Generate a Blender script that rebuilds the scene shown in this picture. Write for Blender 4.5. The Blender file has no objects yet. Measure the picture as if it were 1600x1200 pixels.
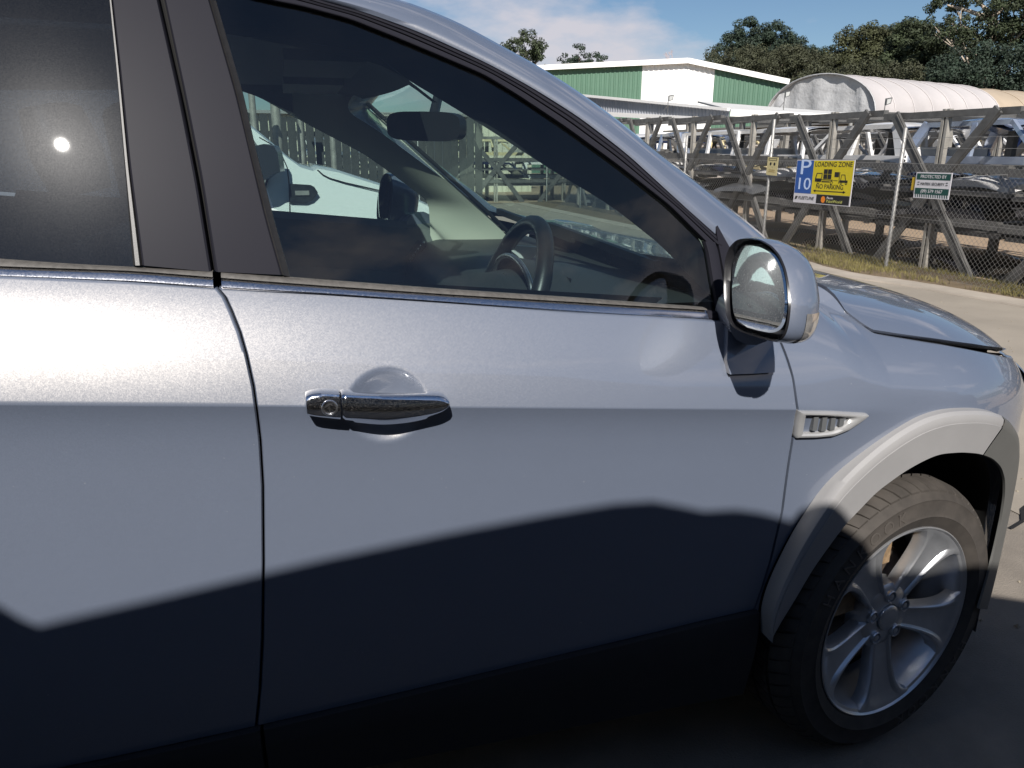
import bpy, bmesh, math, random
from math import sin, cos, tan, pi, radians, sqrt, exp
from mathutils import Vector, Matrix
random.seed(7)
SC = bpy.context.scene
COL = SC.collection

# ---------------------------------------------------------------- camera
# The parked car is the frame of the world: +X is its forward direction,
# +Y points away from the photographer, its near flank lies on Y = 0 and
# the near front wheel centre on X = 0.
def make_camera():
    p, r, y = radians(16.83), radians(0.314), radians(16.06)
    Z = Vector((0, 0, 1))
    r0 = Vector((cos(y), -sin(y), 0)); f0 = Vector((sin(y), cos(y), 0))
    f = f0*cos(p) - Z*sin(p); u = f0*sin(p) + Z*cos(p)
    R = r0*cos(r) + u*sin(r); U = -r0*sin(r) + u*cos(r)
    cd = bpy.data.cameras.new('camera'); co = bpy.data.objects.new('camera', cd)
    COL.objects.link(co)
    m = Matrix((R, U, -f)).transposed().to_4x4(); m.translation = Vector((-1.347, -1.266, 1.445))
    co.matrix_world = m
    cd.sensor_width = 36; cd.lens = 36*1202/1600; cd.clip_start = .02; cd.clip_end = 1500
    SC.camera = co
make_camera()

# ---------------------------------------------------------------- light
SUN_EL, SUN_AZ = radians(38.6), radians(-17.0)      # azimuth from -Y towards +X
SUN_DIR = Vector((sin(SUN_AZ)*cos(SUN_EL), -cos(SUN_AZ)*cos(SUN_EL), sin(SUN_EL)))
def make_world():
    w = bpy.data.worlds.new('World'); SC.world = w; w.use_nodes = True
    nt = w.node_tree; nt.nodes.clear(); N = nt.nodes.new; L = nt.links.new
    out = N('ShaderNodeOutputWorld'); bg = N('ShaderNodeBackground'); bg.inputs['Strength'].default_value = 0.052
    sky = N('ShaderNodeTexSky'); sky.sky_type = 'NISHITA'; sky.sun_disc = False
    sky.sun_elevation = SUN_EL
    sky.sun_rotation = math.atan2(SUN_DIR.x, SUN_DIR.y)
    sky.air_density = 1.0; sky.dust_density = 0.05; sky.ozone_density = 5.0
    # soft broken cumulus: noise on the view direction, stretched towards the horizon
    tc = N('ShaderNodeTexCoord'); mp = N('ShaderNodeMapping'); mp.inputs['Scale'].default_value = (1.0, 1.0, 2.6)
    mp.inputs['Location'].default_value = (CLOUD[0], CLOUD[1], CLOUD[2])
    L(tc.outputs['Generated'], mp.inputs['Vector'])
    n1 = N('ShaderNodeTexNoise'); n1.inputs['Scale'].default_value = 2.3; n1.inputs['Detail'].default_value = 7; n1.inputs['Roughness'].default_value = .55
    L(mp.outputs['Vector'], n1.inputs['Vector'])
    cr = N('ShaderNodeValToRGB'); cr.color_ramp.elements[0].position = .565; cr.color_ramp.elements[1].position = .665
    cr.color_ramp.elements[0].color = (0, 0, 0, 1); cr.color_ramp.elements[1].color = (.82, .82, .82, 1)
    L(n1.outputs['Fac'], cr.inputs['Fac'])
    mix = N('ShaderNodeMix'); mix.data_type = 'RGBA'
    L(cr.outputs['Color'], mix.inputs['Factor']); L(sky.outputs['Color'], mix.inputs['A'])
    mix.inputs['B'].default_value = (9.6, 9.0, 9.5, 1)
    L(mix.outputs['Result'], bg.inputs['Color']); L(bg.outputs['Background'], out.inputs['Surface'])
    sd = bpy.data.lights.new('sun', 'SUN'); sd.energy = 5.0; sd.angle = radians(.53); sd.color = (1, .955, .90)
    so = bpy.data.objects.new('sun', sd); COL.objects.link(so)
    so.rotation_euler = (-SUN_DIR).to_track_quat('-Z', 'Y').to_euler(); so.location = (0, -20, 30)
CLOUD = (2.0, 3.94, 4.46)
make_world()
SC.view_settings.view_transform = 'Standard'; SC.view_settings.look = 'None'
SC.view_settings.exposure = 0.5; SC.view_settings.gamma = 1.0; SC.view_settings.use_curve_mapping = False

# ---------------------------------------------------------------- materials
MATS = {}
def mat(name, col=(.5, .5, .5), rough=.5, metal=0., coat=0., coat_rough=.03, spec=.5,
        var=None, bump=None, rvar=None, emis=None):
    """principled material; var=(scale, dark factor, detail) mottles the colour,
    bump=(scale, strength, distance) adds relief, rvar=(scale, spread) varies the gloss"""
    if name in MATS: return MATS[name]
    m = bpy.data.materials.new(name); m.use_nodes = True; MATS[name] = m
    nt = m.node_tree; b = nt.nodes['Principled BSDF']; N = nt.nodes.new; L = nt.links.new
    b.inputs['Base Color'].default_value = (*col, 1); b.inputs['Roughness'].default_value = rough
    b.inputs['Metallic'].default_value = metal; b.inputs['Coat Weight'].default_value = coat
    b.inputs['Coat Roughness'].default_value = coat_rough; b.inputs['Specular IOR Level'].default_value = spec
    tc = N('ShaderNodeTexCoord')
    def noise(scale, detail=5, rough_=.6):
        n = N('ShaderNodeTexNoise'); n.inputs['Scale'].default_value = scale; n.inputs['Detail'].default_value = detail
        n.inputs['Roughness'].default_value = rough_; L(tc.outputs['Object'], n.inputs['Vector']); return n
    if var:
        n = noise(var[0], var[2] if len(var) > 2 else 5); r = N('ShaderNodeValToRGB')
        r.color_ramp.elements[0].position = .3; r.color_ramp.elements[1].position = .7
        k = var[1]; r.color_ramp.elements[0].color = (col[0]*k, col[1]*k, col[2]*k, 1); r.color_ramp.elements[1].color = (*col, 1)
        L(n.outputs['Fac'], r.inputs['Fac']); L(r.outputs['Color'], b.inputs['Base Color'])
    if rvar:
        n = noise(rvar[0], 6); mr = N('ShaderNodeMapRange'); mr.inputs['From Min'].default_value = .3; mr.inputs['From Max'].default_value = .7
        mr.inputs['To Min'].default_value = max(0, rough-rvar[1]); mr.inputs['To Max'].default_value = min(1, rough+rvar[1])
        L(n.outputs['Fac'], mr.inputs['Value']); L(mr.outputs['Result'], b.inputs['Roughness'])
    if bump:
        n = noise(bump[0], 4); bp = N('ShaderNodeBump'); bp.inputs['Strength'].default_value = bump[1]
        bp.inputs['Distance'].default_value = bump[2] if len(bump) > 2 else .01
        L(n.outputs['Fac'], bp.inputs['Height']); L(bp.outputs['Normal'], b.inputs['Normal'])
    if emis: b.inputs['Emission Color'].default_value = (*emis, 1); b.inputs['Emission Strength'].default_value = 1
    return m

def paint_mat(name, col, lobe=(.090, .084, .076), flake=.055, rough=.43):
    """metallic car paint: flakes tilt the normal of the base coat, a clear coat lies smooth on top"""
    m = bpy.data.materials.new(name); m.use_nodes = True; MATS[name] = m
    nt = m.node_tree; b = nt.nodes['Principled BSDF']; N = nt.nodes.new; L = nt.links.new
    tc = N('ShaderNodeTexCoord')
    v = N('ShaderNodeTexVoronoi'); v.inputs['Scale'].default_value = 620; L(tc.outputs['Object'], v.inputs['Vector'])
    sub = N('ShaderNodeVectorMath'); sub.operation = 'SUBTRACT'; sub.inputs[1].default_value = (.5, .5, .5); L(v.outputs['Color'], sub.inputs[0])
    sc = N('ShaderNodeVectorMath'); sc.operation = 'SCALE'; sc.inputs['Scale'].default_value = flake; L(sub.outputs['Vector'], sc.inputs[0])
    ge = N('ShaderNodeNewGeometry'); ad = N('ShaderNodeVectorMath'); ad.operation = 'ADD'
    L(ge.outputs['Normal'], ad.inputs[0]); L(sc.outputs['Vector'], ad.inputs[1])
    no = N('ShaderNodeVectorMath'); no.operation = 'NORMALIZE'; L(ad.outputs['Vector'], no.inputs[0]); L(no.outputs['Vector'], b.inputs['Normal'])
    # coarse dirt film
    n = N('ShaderNodeTexNoise'); n.inputs['Scale'].default_value = 9; n.inputs['Detail'].default_value = 8; n.inputs['Roughness'].default_value = .7; L(tc.outputs['Object'], n.inputs['Vector'])
    mx = N('ShaderNodeMix'); mx.data_type = 'RGBA'; mx.inputs['A'].default_value = (*[c*.93 for c in col], 1); mx.inputs['B'].default_value = (*col, 1)
    L(n.outputs['Fac'], mx.inputs['Factor'])
    # sparse bright dust specks
    s = N('ShaderNodeTexNoise'); s.inputs['Scale'].default_value = 150; s.inputs['Detail'].default_value = 2; L(tc.outputs['Object'], s.inputs['Vector'])
    sr = N('ShaderNodeValToRGB'); sr.color_ramp.elements[0].position = .765; sr.color_ramp.elements[1].position = .83
    L(s.outputs['Fac'], sr.inputs['Fac'])
    m2 = N('ShaderNodeMix'); m2.data_type = 'RGBA'; L(sr.outputs['Color'], m2.inputs['Factor']); L(mx.outputs['Result'], m2.inputs['A']); m2.inputs['B'].default_value = (.36, .36, .36, 1)
    L(m2.outputs['Result'], b.inputs['Base Color'])
    b.inputs['Metallic'].default_value = 0; b.inputs['Roughness'].default_value = .6; b.inputs['Specular IOR Level'].default_value = 0
    gl = N('ShaderNodeBsdfGlossy'); gl.inputs['Color'].default_value = (*lobe, 1); gl.inputs['Roughness'].default_value = rough; L(no.outputs['Vector'], gl.inputs['Normal'])
    ads = N('ShaderNodeAddShader'); L(b.outputs['BSDF'], ads.inputs[0]); L(gl.outputs['BSDF'], ads.inputs[1]); L(ads.outputs['Shader'], nt.nodes['Material Output'].inputs['Surface'])
    b.inputs['Coat Weight'].default_value = 1; b.inputs['Coat IOR'].default_value = 1.75
    cr = N('ShaderNodeMapRange'); cr.inputs['From Min'].default_value = .35; cr.inputs['From Max'].default_value = .75
    cr.inputs['To Min'].default_value = .02; cr.inputs['To Max'].default_value = .07; L(n.outputs['Fac'], cr.inputs['Value']); L(cr.outputs['Result'], b.inputs['Coat Roughness'])
    L(ge.outputs['Normal'], b.inputs['Coat Normal'])
    return m

def dusty(m, scale=260, lo=.60, hi=.68, amount=.5, col=(.5, .48, .45)):
    """sparse specks of dry dust over an existing material"""
    nt = m.node_tree; b = nt.nodes['Principled BSDF']; N = nt.nodes.new; L = nt.links.new; out = nt.nodes['Material Output']
    tc = N('ShaderNodeTexCoord'); n = N('ShaderNodeTexNoise'); n.inputs['Scale'].default_value = scale; n.inputs['Detail'].default_value = 3; L(tc.outputs['Object'], n.inputs['Vector'])
    r = N('ShaderNodeMapRange'); r.inputs['From Min'].default_value = lo; r.inputs['From Max'].default_value = hi; r.inputs['To Max'].default_value = amount; L(n.outputs['Fac'], r.inputs['Value'])
    d = N('ShaderNodeBsdfDiffuse'); d.inputs['Color'].default_value = (*col, 1); mx = N('ShaderNodeMixShader')
    L(r.outputs['Result'], mx.inputs['Fac']); L(b.outputs['BSDF'], mx.inputs[1]); L(d.outputs['BSDF'], mx.inputs[2]); L(mx.outputs['Shader'], out.inputs['Surface'])
    return m

def glass_mat(name, tint, refl_rough=.015, dust=.03, haze=.0, haze_rough=.3):
    """single sheet of tinted window glass: clear transmission, mirror reflection, a dusty film"""
    m = bpy.data.materials.new(name); m.use_nodes = True; MATS[name] = m
    nt = m.node_tree; nt.nodes.clear(); N = nt.nodes.new; L = nt.links.new
    out = N('ShaderNodeOutputMaterial'); tr = N('ShaderNodeBsdfTransparent'); tr.inputs['Color'].default_value = (*tint, 1)
    gl = N('ShaderNodeBsdfGlossy'); gl.inputs['Roughness'].default_value = refl_rough
    lw = N('ShaderNodeLayerWeight'); lw.inputs['Blend'].default_value = .5     # same from both sides of the sheet
    pw = N('ShaderNodeMath'); pw.operation = 'POWER'; pw.inputs[1].default_value = 4.2; L(lw.outputs['Facing'], pw.inputs[0])
    mr = N('ShaderNodeMapRange'); mr.inputs['To Min'].default_value = .075; mr.inputs['To Max'].default_value = 1.0
    L(pw.outputs['Value'], mr.inputs['Value'])
    mix = N('ShaderNodeMixShader'); L(mr.outputs['Result'], mix.inputs['Fac']); L(tr.outputs['BSDF'], mix.inputs[1]); L(gl.outputs['BSDF'], mix.inputs[2])
    tc = N('ShaderNodeTexCoord'); n = N('ShaderNodeTexNoise'); n.inputs['Scale'].default_value = 420; n.inputs['Detail'].default_value = 5; n.inputs['Roughness'].default_value = .7
    L(tc.outputs['Object'], n.inputs['Vector'])
    n2 = N('ShaderNodeTexNoise'); n2.inputs['Scale'].default_value = 4; n2.inputs['Detail'].default_value = 5; L(tc.outputs['Object'], n2.inputs['Vector'])
    mu = N('ShaderNodeMath'); mu.operation = 'MULTIPLY'; L(n.outputs['Fac'], mu.inputs[0]); L(n2.outputs['Fac'], mu.inputs[1])
    dr = N('ShaderNodeMapRange'); dr.inputs['From Min'].default_value = .15; dr.inputs['From Max'].default_value = .45; dr.inputs['To Max'].default_value = dust
    L(mu.outputs['Value'], dr.inputs['Value'])
    di = N('ShaderNodeBsdfDiffuse'); di.inputs['Color'].default_value = (.45, .43, .40, 1)
    m2 = N('ShaderNodeMixShader'); L(dr.outputs['Result'], m2.inputs['Fac']); L(mix.outputs['Shader'], m2.inputs[1]); L(di.outputs['BSDF'], m2.inputs[2])
    last = m2
    if haze > 0:
        g2 = N('ShaderNodeBsdfGlossy'); g2.inputs['Roughness'].default_value = haze_rough
        hr = N('ShaderNodeMapRange'); hr.inputs['From Min'].default_value = .3; hr.inputs['From Max'].default_value = .7
        hr.inputs['To Min'].default_value = haze*.75; hr.inputs['To Max'].default_value = haze*1.25; L(n.outputs['Fac'], hr.inputs['Value'])
        m3 = N('ShaderNodeMixShader'); L(hr.outputs['Result'], m3.inputs['Fac']); L(m2.outputs['Shader'], m3.inputs[1]); L(g2.outputs['BSDF'], m3.inputs[2]); last = m3
    L(last.outputs['Shader'], out.inputs['Surface'])
    return m

# ---------------------------------------------------------------- mesh helpers
def link(name, me, m=None, parent=None, smooth=None, loc=None):
    o = bpy.data.objects.new(name, me); COL.objects.link(o)
    if m: me.materials.append(m)
    if smooth is not None:
        me.shade_smooth()
        if smooth < 180: me.set_sharp_from_angle(angle=radians(smooth))
    if parent: o.parent = parent
    if loc is not None: o.location = loc
    return o
def from_data(name, vs, fs, m=None, parent=None, smooth=None, loc=None):
    me = bpy.data.meshes.new(name); me.from_pydata([tuple(v) for v in vs], [], fs); me.validate(); me.update()
    return link(name, me, m, parent, smooth, loc)
def empty(name, loc=(0, 0, 0), rz=0):
    o = bpy.data.objects.new(name, None); COL.objects.link(o); o.location = loc; o.rotation_euler.z = rz; o.empty_display_size = .2; return o
def thing(name, label, cat, loc=(0, 0, 0), rz=0, group=None):
    return tag(empty(name, loc, rz), label, cat, group)
def tag(o, label=None, cat=None, group=None, kind=None):
    if label: o['label'] = label
    if cat: o['category'] = cat
    if group: o['group'] = group
    if kind: o['kind'] = kind
    return o
def copy_tree(o, parent=None):
    c = o.copy(); COL.objects.link(c); c.parent = parent
    for ch in list(o.children): copy_tree(ch, c)
    return c

class MB:
    """collects simple solids and builds ONE mesh object from them"""
    def __init__(s): s.v = []; s.f = []
    def add(s, vs, fs):
        k = len(s.v); s.v += [tuple(v) for v in vs]; s.f += [tuple(i+k for i in f) for f in fs]
    def box(s, a, b):
        x0, y0, z0 = a; x1, y1, z1 = b
        s.add([(x0,y0,z0),(x1,y0,z0),(x1,y1,z0),(x0,y1,z0),(x0,y0,z1),(x1,y0,z1),(x1,y1,z1),(x0,y1,z1)],
              [(0,3,2,1),(4,5,6,7),(0,1,5,4),(1,2,6,5),(2,3,7,6),(3,0,4,7)])
    def bar(s, p, q, w, h, up=(0, 0, 1)):
        p = Vector(p); q = Vector(q); d = (q-p).normalized(); u = Vector(up)
        if abs(d.dot(u)) > .99: u = Vector((1, 0, 0))
        a = d.cross(u).normalized(); b = a.cross(d).normalized(); vs = []
        for c in (p, q):
            for i, j in ((-1,-1),(1,-1),(1,1),(-1,1)): vs.append(c + a*(i*w/2) + b*(j*h/2))
        s.add(vs, [(0,1,2,3),(7,6,5,4),(0,4,5,1),(1,5,6,2),(2,6,7,3),(3,7,4,0)])
    def tube(s, pts, r, n=10, cap=True):
        pts = [Vector(p) for p in pts]; rr = r if isinstance(r, (list, tuple)) else [r]*len(pts); k0 = len(s.v); prev = None
        for i, p in enumerate(pts):
            d = (pts[min(i+1, len(pts)-1)] - pts[max(i-1, 0)]).normalized()
            if prev is None:
                u = Vector((0, 0, 1)) if abs(d.z) < .9 else Vector((1, 0, 0)); a = d.cross(u).normalized()
            else: a = (prev - d*prev.dot(d)).normalized()
            prev = a; b = d.cross(a)
            for j in range(n):
                t = 2*pi*j/n; s.v.append(tuple(p + a*(rr[i]*cos(t)) + b*(rr[i]*sin(t))))
        for i in range(len(pts)-1):
            for j in range(n):
                A = k0+i*n+j; B = k0+i*n+(j+1) % n; s.f.append((A, B, B+n, A+n))
        if cap:
            s.f.append(tuple(k0+j for j in reversed(range(n)))); e = k0+(len(pts)-1)*n; s.f.append(tuple(e+j for j in range(n)))
    def prism(s, poly, d):
        """closed polygon of 3D points pushed along vector d"""
        n = len(poly); d = Vector(d); vs = [Vector(p) for p in poly] + [Vector(p)+d for p in poly]
        s.add(vs, [tuple(range(n)), tuple(reversed(range(n, 2*n)))] + [(i, i+n, (i+1) % n+n, (i+1) % n) for i in range(n)])
    def grid(s, rows, close_u=False):
        k = len(s.v); n = len(rows[0])
        for r in rows: s.v += [tuple(p) for p in r]
        for i in range(len(rows)-1):
            for j in range(n if close_u else n-1):
                A = k+i*n+j; B = k+i*n+(j+1) % n; s.f.append((A, B, B+n, A+n))
    def lathe(s, prof, c, axis='y', n=48):
        """prof: (radius, offset along axis)"""
        rows = []
        for r, o in prof:
            row = []
            for j in range(n):
                t = 2*pi*j/n
                row.append((c[0]+r*cos(t), c[1]+o, c[2]+r*sin(t)) if axis == 'y' else (c[0]+r*cos(t), c[1]+r*sin(t), c[2]+o) if axis == 'z' else (c[0]+o, c[1]+r*cos(t), c[2]+r*sin(t)))
            rows.append(row)
        s.grid(rows, True)
    def build(s, name, m=None, parent=None, smooth=None, loc=None, fix=True):
        me = bpy.data.meshes.new(name); me.from_pydata(s.v, [], s.f); me.validate(); me.update()
        if fix:
            b = bmesh.new(); b.from_mesh(me); bmesh.ops.remove_doubles(b, verts=b.verts, dist=1e-6); bmesh.ops.recalc_face_normals(b, faces=b.faces); b.to_mesh(me); b.free()
        return link(name, me, m, parent, smooth, loc)

def resample(pts, n):
    P = [Vector(p) for p in pts]; d = [0.]
    for a, b in zip(P, P[1:]): d.append(d[-1] + (b-a).length)
    out = []; k = 0
    for i in range(n):
        t = d[-1]*i/(n-1)
        while k < len(P)-2 and d[k+1] < t: k += 1
        u = (t-d[k])/max(1e-9, d[k+1]-d[k]); out.append(P[k].lerp(P[k+1], min(1, max(0, u))))
    return out
def smooth_curve(pts, n, keep=3):
    """resample and relax a hand-measured polyline"""
    Q = resample(pts, n)
    for _ in range(keep):
        Q = [Q[0]] + [(Q[i-1]+Q[i]*2+Q[i+1])/4 for i in range(1, n-1)] + [Q[-1]]
    return Q
def interp(tab, x):
    if x <= tab[0][0]: return tab[0][1]
    for (a, b), (c, d) in zip(tab, tab[1:]):
        if x <= c: return b + (d-b)*(x-a)/(c-a)
    return tab[-1][1]
def inv(curve, z, ax=0, by=1):
    """value of coordinate ax on a curve where coordinate by equals z"""
    best = None
    for a, b in zip(curve, curve[1:]):
        if (a[by]-z)*(b[by]-z) <= 0 and abs(a[by]-b[by]) > 1e-9:
            t = (z-a[by])/(b[by]-a[by]); return a[ax] + (b[ax]-a[ax])*t
    e = min((curve[0], curve[-1]), key=lambda p: abs(p[by]-z)); return e[ax]
def sstep(a, b, x):
    t = min(1, max(0, (x-a)/(b-a))); return t*t*(3-2*t)
# <SURF>
# ---------------------------------------------------------------- shape of the car's flank
def crease_z(x): return .945 - .0945*(min(x, .2)+.387)
def belt_z(x): return 1.143 - .098*(x+.567)
TILT_UP = [(0, 17), (.02, 19), (.09, 25.5), (.15, 31), (.19, 37), (.25, 44), (.4, 50)]
TILT_DN = [(-.8, -9), (-.62, -6), (-.5, -2), (-.35, 0), (-.2, -.5), (-.12, -2), (-.07, -5), (-.035, -11), (-.012, -17), (0, -19)]
TILT_F = [(-.8, -6), (-.5, -2), (-.25, 0), (-.15, 2), (-.05, 6), (.02, 11), (.08, 20), (.14, 30), (.3, 40)]
def _table(f):
    T = {0: 0.}; y = 0.
    for i in range(1, 501): y += f((i-.5)*.001)*.001; T[i] = y
    y = 0.
    for i in range(-1, -901, -1): y -= f((i+.5)*.001)*.001; T[i] = y
    return T
W_DOOR = _table(lambda u: tan(radians(interp(TILT_UP, u) if u > 0 else interp(TILT_DN, u))))
W_FEND = _table(lambda u: tan(radians(interp(TILT_F, u))))
def _look(T, u):
    u = max(-.899, min(.499, u))*1000; i = math.floor(u); return T[i] + (T[i+1]-T[i])*(u-i)
def plan(x):
    if x > 0: return .95*x*x if x < .6 else .342+1.14*(x-.6)+1.4*(x-.6)**2
    return .02*(x+2.1)**2 if x < -2.1 else 0.
ROLLLINE = [(-.50, 1.2), (-.32, 1.165), (-.25, 1.135), (-.20, 1.10), (-.14, 1.073), (.04, 1.043), (.153, 1.023), (.242, 1.008), (.4, .975), (.62, .90), (.9, .80)]
HOODLINE = [(-.50, 1.2), (-.30, 1.185), (-.2, 1.165), (-.16, 1.145), (-.143, 1.127), (-.131, 1.10), (-.122, 1.078), (-.108, 1.064), (-.045, 1.053), (.06, 1.036), (.195, 1.010), (.37, .972), (.62, .90), (.9, .80)]
def hood_z(x): return interp(HOODLINE, x)
def B(x, z):
    """outward offset (Y) of the lower body side at x, z"""
    u = z - crease_z(x); k = sstep(-.40, -.05, x)
    y = _look(W_DOOR, u)*(1-k) + _look(W_FEND, u)*k
    if x > -.45:
        v = interp(ROLLLINE, x) - z; a = interp([(-.45, .0), (-.38, .05), (-.2, .09), (.1, .075), (.9, .07)], x)
        if v < .13: y += a*(1-max(v, -.02)/.13)**2.6
    return y + plan(x)
def G(x, z):
    """outward offset (Y) of the side glass plane"""
    y = .093 + (z-belt_z(x))*.36
    if x > -.9: y += .12*(x+.9)**2
    if x < -1.4: y -= .035*(x+1.4)
    if x < -2.1: y += .05*(x+2.1)**2
    return y
# </SURF>

# ================================================================ THE CAR
# ---------------------------------------------------------------- its materials
M_paint = paint_mat('silver_blue_paint', (.098, .118, .162))
M_chrome = mat('chrome', (.80, .80, .82), .21, 1., rvar=(300, .06), bump=(420, .06, .001))
M_brush = mat('satin_chrome', (.62, .62, .63), .3, 1., rvar=(40, .08))
M_blackplast = mat('pillar_film', (.019, .019, .025), .32, 0, spec=.02, bump=(900, .03, .0003))
M_rubber = mat('window_rubber', (.022, .021, .021), .45, var=(60, .7), bump=(300, .12, .001))
M_sealgrey = mat('weathered_seal', (.10, .093, .085), .6, var=(80, .55), bump=(250, .3, .001))
M_gap = mat('shut_gap_black', (.006, .006, .006), .9)
M_clad = mat('grey_cladding_plastic', (.022, .023, .026), .52, var=(14, .85), bump=(900, .25, .0006))
M_flare = mat('arch_plastic', (.275, .27, .27), .5, var=(7, .9), bump=(900, .2, .0005))
M_bumper_plastic = mat('bumper_plastic', (.10, .10, .095), .55, var=(7, .85), bump=(900, .2, .0005))
M_glass_f = glass_mat('front_window_glass', (.60, .70, .68), .006, dust=.010, haze=.001, haze_rough=.2)
M_glass_r = glass_mat('privacy_glass', (.085, .105, .13), .006, dust=.02, haze=.0009, haze_rough=.20)
M_glass_w = glass_mat('windscreen_glass', (.72, .84, .78), .01, dust=.02)
M_tyre = mat('tyre_rubber', (.055, .047, .040), .78, var=(25, .6), bump=(220, .2, .001))
M_alloy = mat('alloy_silver', (.60, .61, .63), .34, .80, coat=.35, coat_rough=.15, var=(20, .85))
M_lens = mat('clear_lens', (.78, .75, .72), .12, .75, coat=1, var=(60, .55))
M_dash = mat('dash_vinyl', (.035, .037, .038), .5, bump=(500, .25, .0006))
M_trim = mat('door_trim_grey', (.10, .11, .105), .7, bump=(400, .2, .0006))
M_cream = mat('cream_pillar_trim', (.70, .70, .60), .75, bump=(500, .12, .0004))
M_head = mat('headlining_cloth', (.05, .055, .065), .95, var=(60, .85))
M_leather = mat('black_leather', (.014, .014, .016), .38, bump=(260, .2, .0008))
M_disc = mat('brake_disc_steel', (.32, .25, .20), .45, .8, var=(40, .5))

suv = thing('parked_suv', 'silver blue SUV filling the foreground, seen along its front door, mirror and front wheel', 'car')
def P3(x, z, off=0., f=B): return Vector((x, f(x, z)-off, z))

# ---------------------------------------------------------------- measured lines of the flank (metres)
SHUT_B = [(-1.4657, 1.2235), (-1.4555, 1.2106), (-1.4468, 1.189), (-1.4359, 1.1565), (-1.4283, 1.122), (-1.421, 1.0724), (-1.4189, 1.036), (-1.4184, 0.9751), (-1.4214, 0.8915), (-1.4328, 0.7441), (-1.4482, 0.588), (-1.4624, 0.4759), (-1.4775, 0.3848), (-1.4955, 0.2907)]
SHUT_F = [(-0.4181, 1.1181), (-0.4021, 1.0973), (-0.3945, 1.0734), (-0.3868, 1.0431), (-0.3801, 1.0064), (-0.3786, 0.9634), (-0.3765, 0.937), (-0.3717, 0.9062), (-0.37, 0.8616), (-0.3706, 0.8176), (-0.3711, 0.7055), (-0.3844, 0.5959), (-0.399, 0.5182), (-0.4108, 0.4708), (-0.4173, 0.4333), (-0.4227, 0.391)]
CLAD_TOP = [(-1.8023, 0.3772), (-1.7291, 0.3799), (-1.5494, 0.3898), (-1.4766, 0.3944), (-1.3574, 0.403), (-1.1052, 0.4226), (-0.9292, 0.436), (-0.7287, 0.4501), (-0.5359, 0.465), (-0.4141, 0.4714), (-0.3707, 0.4726)]
BELT_LO = [(-1.7789, 1.2545), (-1.5915, 1.2379), (-1.4657, 1.2235), (-1.3026, 1.2078), (-1.08, 1.1821), (-0.8353, 1.1518), (-0.585, 1.1251), (-0.5207, 1.1167), (-0.4472, 1.1076)]
shutb = [(a, b) for a, b in SHUT_B]; shutf = [(a, b) for a, b in SHUT_F]
def x_shutb(z): return inv(shutb, z)
def x_shutf(z): return inv(shutf, z)
_lo = sorted(CLAD_TOP); _lo = [(-3.6, _lo[0][1]-.02)] + _lo
_bl = sorted(BELT_LO); _bl = [(-3.6, _bl[0][1]+.13)] + _bl
def z_clad(x): return interp(_lo, x)
def z_belt(x): return interp(_bl, x)

HANDLE_C = [(-1.2046, 1.0245)][0]
def dish(x, z):
    a = (x-HANDLE_C[0])/.072; b = (z-HANDLE_C[1]+.004)/.066; r = a*a+b*b
    return .027*(1-r)*(1-.35*r) if r < 1 else 0.
def panel(name, xl, xr, zlo, zhi, nx, nl, nu, m, parent, extra=None, off=0., mirror=False, fold=.022, surf=B, crease=crease_z, xs=None):
    rows = []
    cols = xs or [i/nx for i in range(nx+1)]
    def row(kind, t):
        r = []
        for a in cols:
            x = -1. if xl(.9) > -2 else xl(.9); z = .8
            for _ in range(9):
                x = xl(z)*(1-a) + xr(z)*a
                lo, hi = zlo(x), zhi(x); c = min(max(crease(x), lo), hi)
                z = lo+(c-lo)*t if kind == 0 else c+(hi-c)*t
            r.append(Vector((x, surf(x, z)-off+(extra(x, z) if extra else 0), z)))
        return r
    for j in range(nl+1): rows.append(row(0, 1-(1-j/nl)**1.35))
    for j in range(1, nu+1): rows.append(row(1, j/nu))
    rows = fold_edges(rows, fold)
    mb = MB(); mb.grid(rows)
    if mirror: mb.v = [(x, 1.85-y, z) for x, y, z in mb.v]
    return mb.build(name, m, parent, smooth=50)
def fold_edges(rows, depth):
    def ring(e, nb, dy, k):
        d = (e-nb); d.y = 0
        if d.length > 1e-9: d.normalize()
        return e + d*k + Vector((0, dy, 0))
    # support loops close to the edges keep the broad surface shading clean
    def near(e, nb): return e.lerp(nb, min(.5, .0025/max(1e-6, (nb-e).length)))
    rows = [[r[0], near(r[0], r[1])] + r[1:-1] + [near(r[-1], r[-2]), r[-1]] for r in rows]
    rows = [rows[0], [near(a, b) for a, b in zip(rows[0], rows[1])]] + rows[1:-1] + [[near(a, b) for a, b in zip(rows[-1], rows[-2])], rows[-1]]
    L0 = [ring(r[0], r[1], .003, .002) for r in rows]; R0 = [ring(r[-1], r[-2], .003, .002) for r in rows]
    out = []
    for i, r in enumerate(rows):
        l, q = L0[i], R0[i]; out.append([l+Vector((0, depth, 0)), l] + r + [q, q+Vector((0, depth, 0))])
    def cap(a, b):
        k = [ring(p, w, .003, .002) for p, w in zip(a, b)]; return k, [p+Vector((0, depth, 0)) for p in k]
    b0, b1 = cap(out[0], out[1]); t0, t1 = cap(out[-1], out[-2])
    return [b1, b0] + out + [t0, t1]

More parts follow.
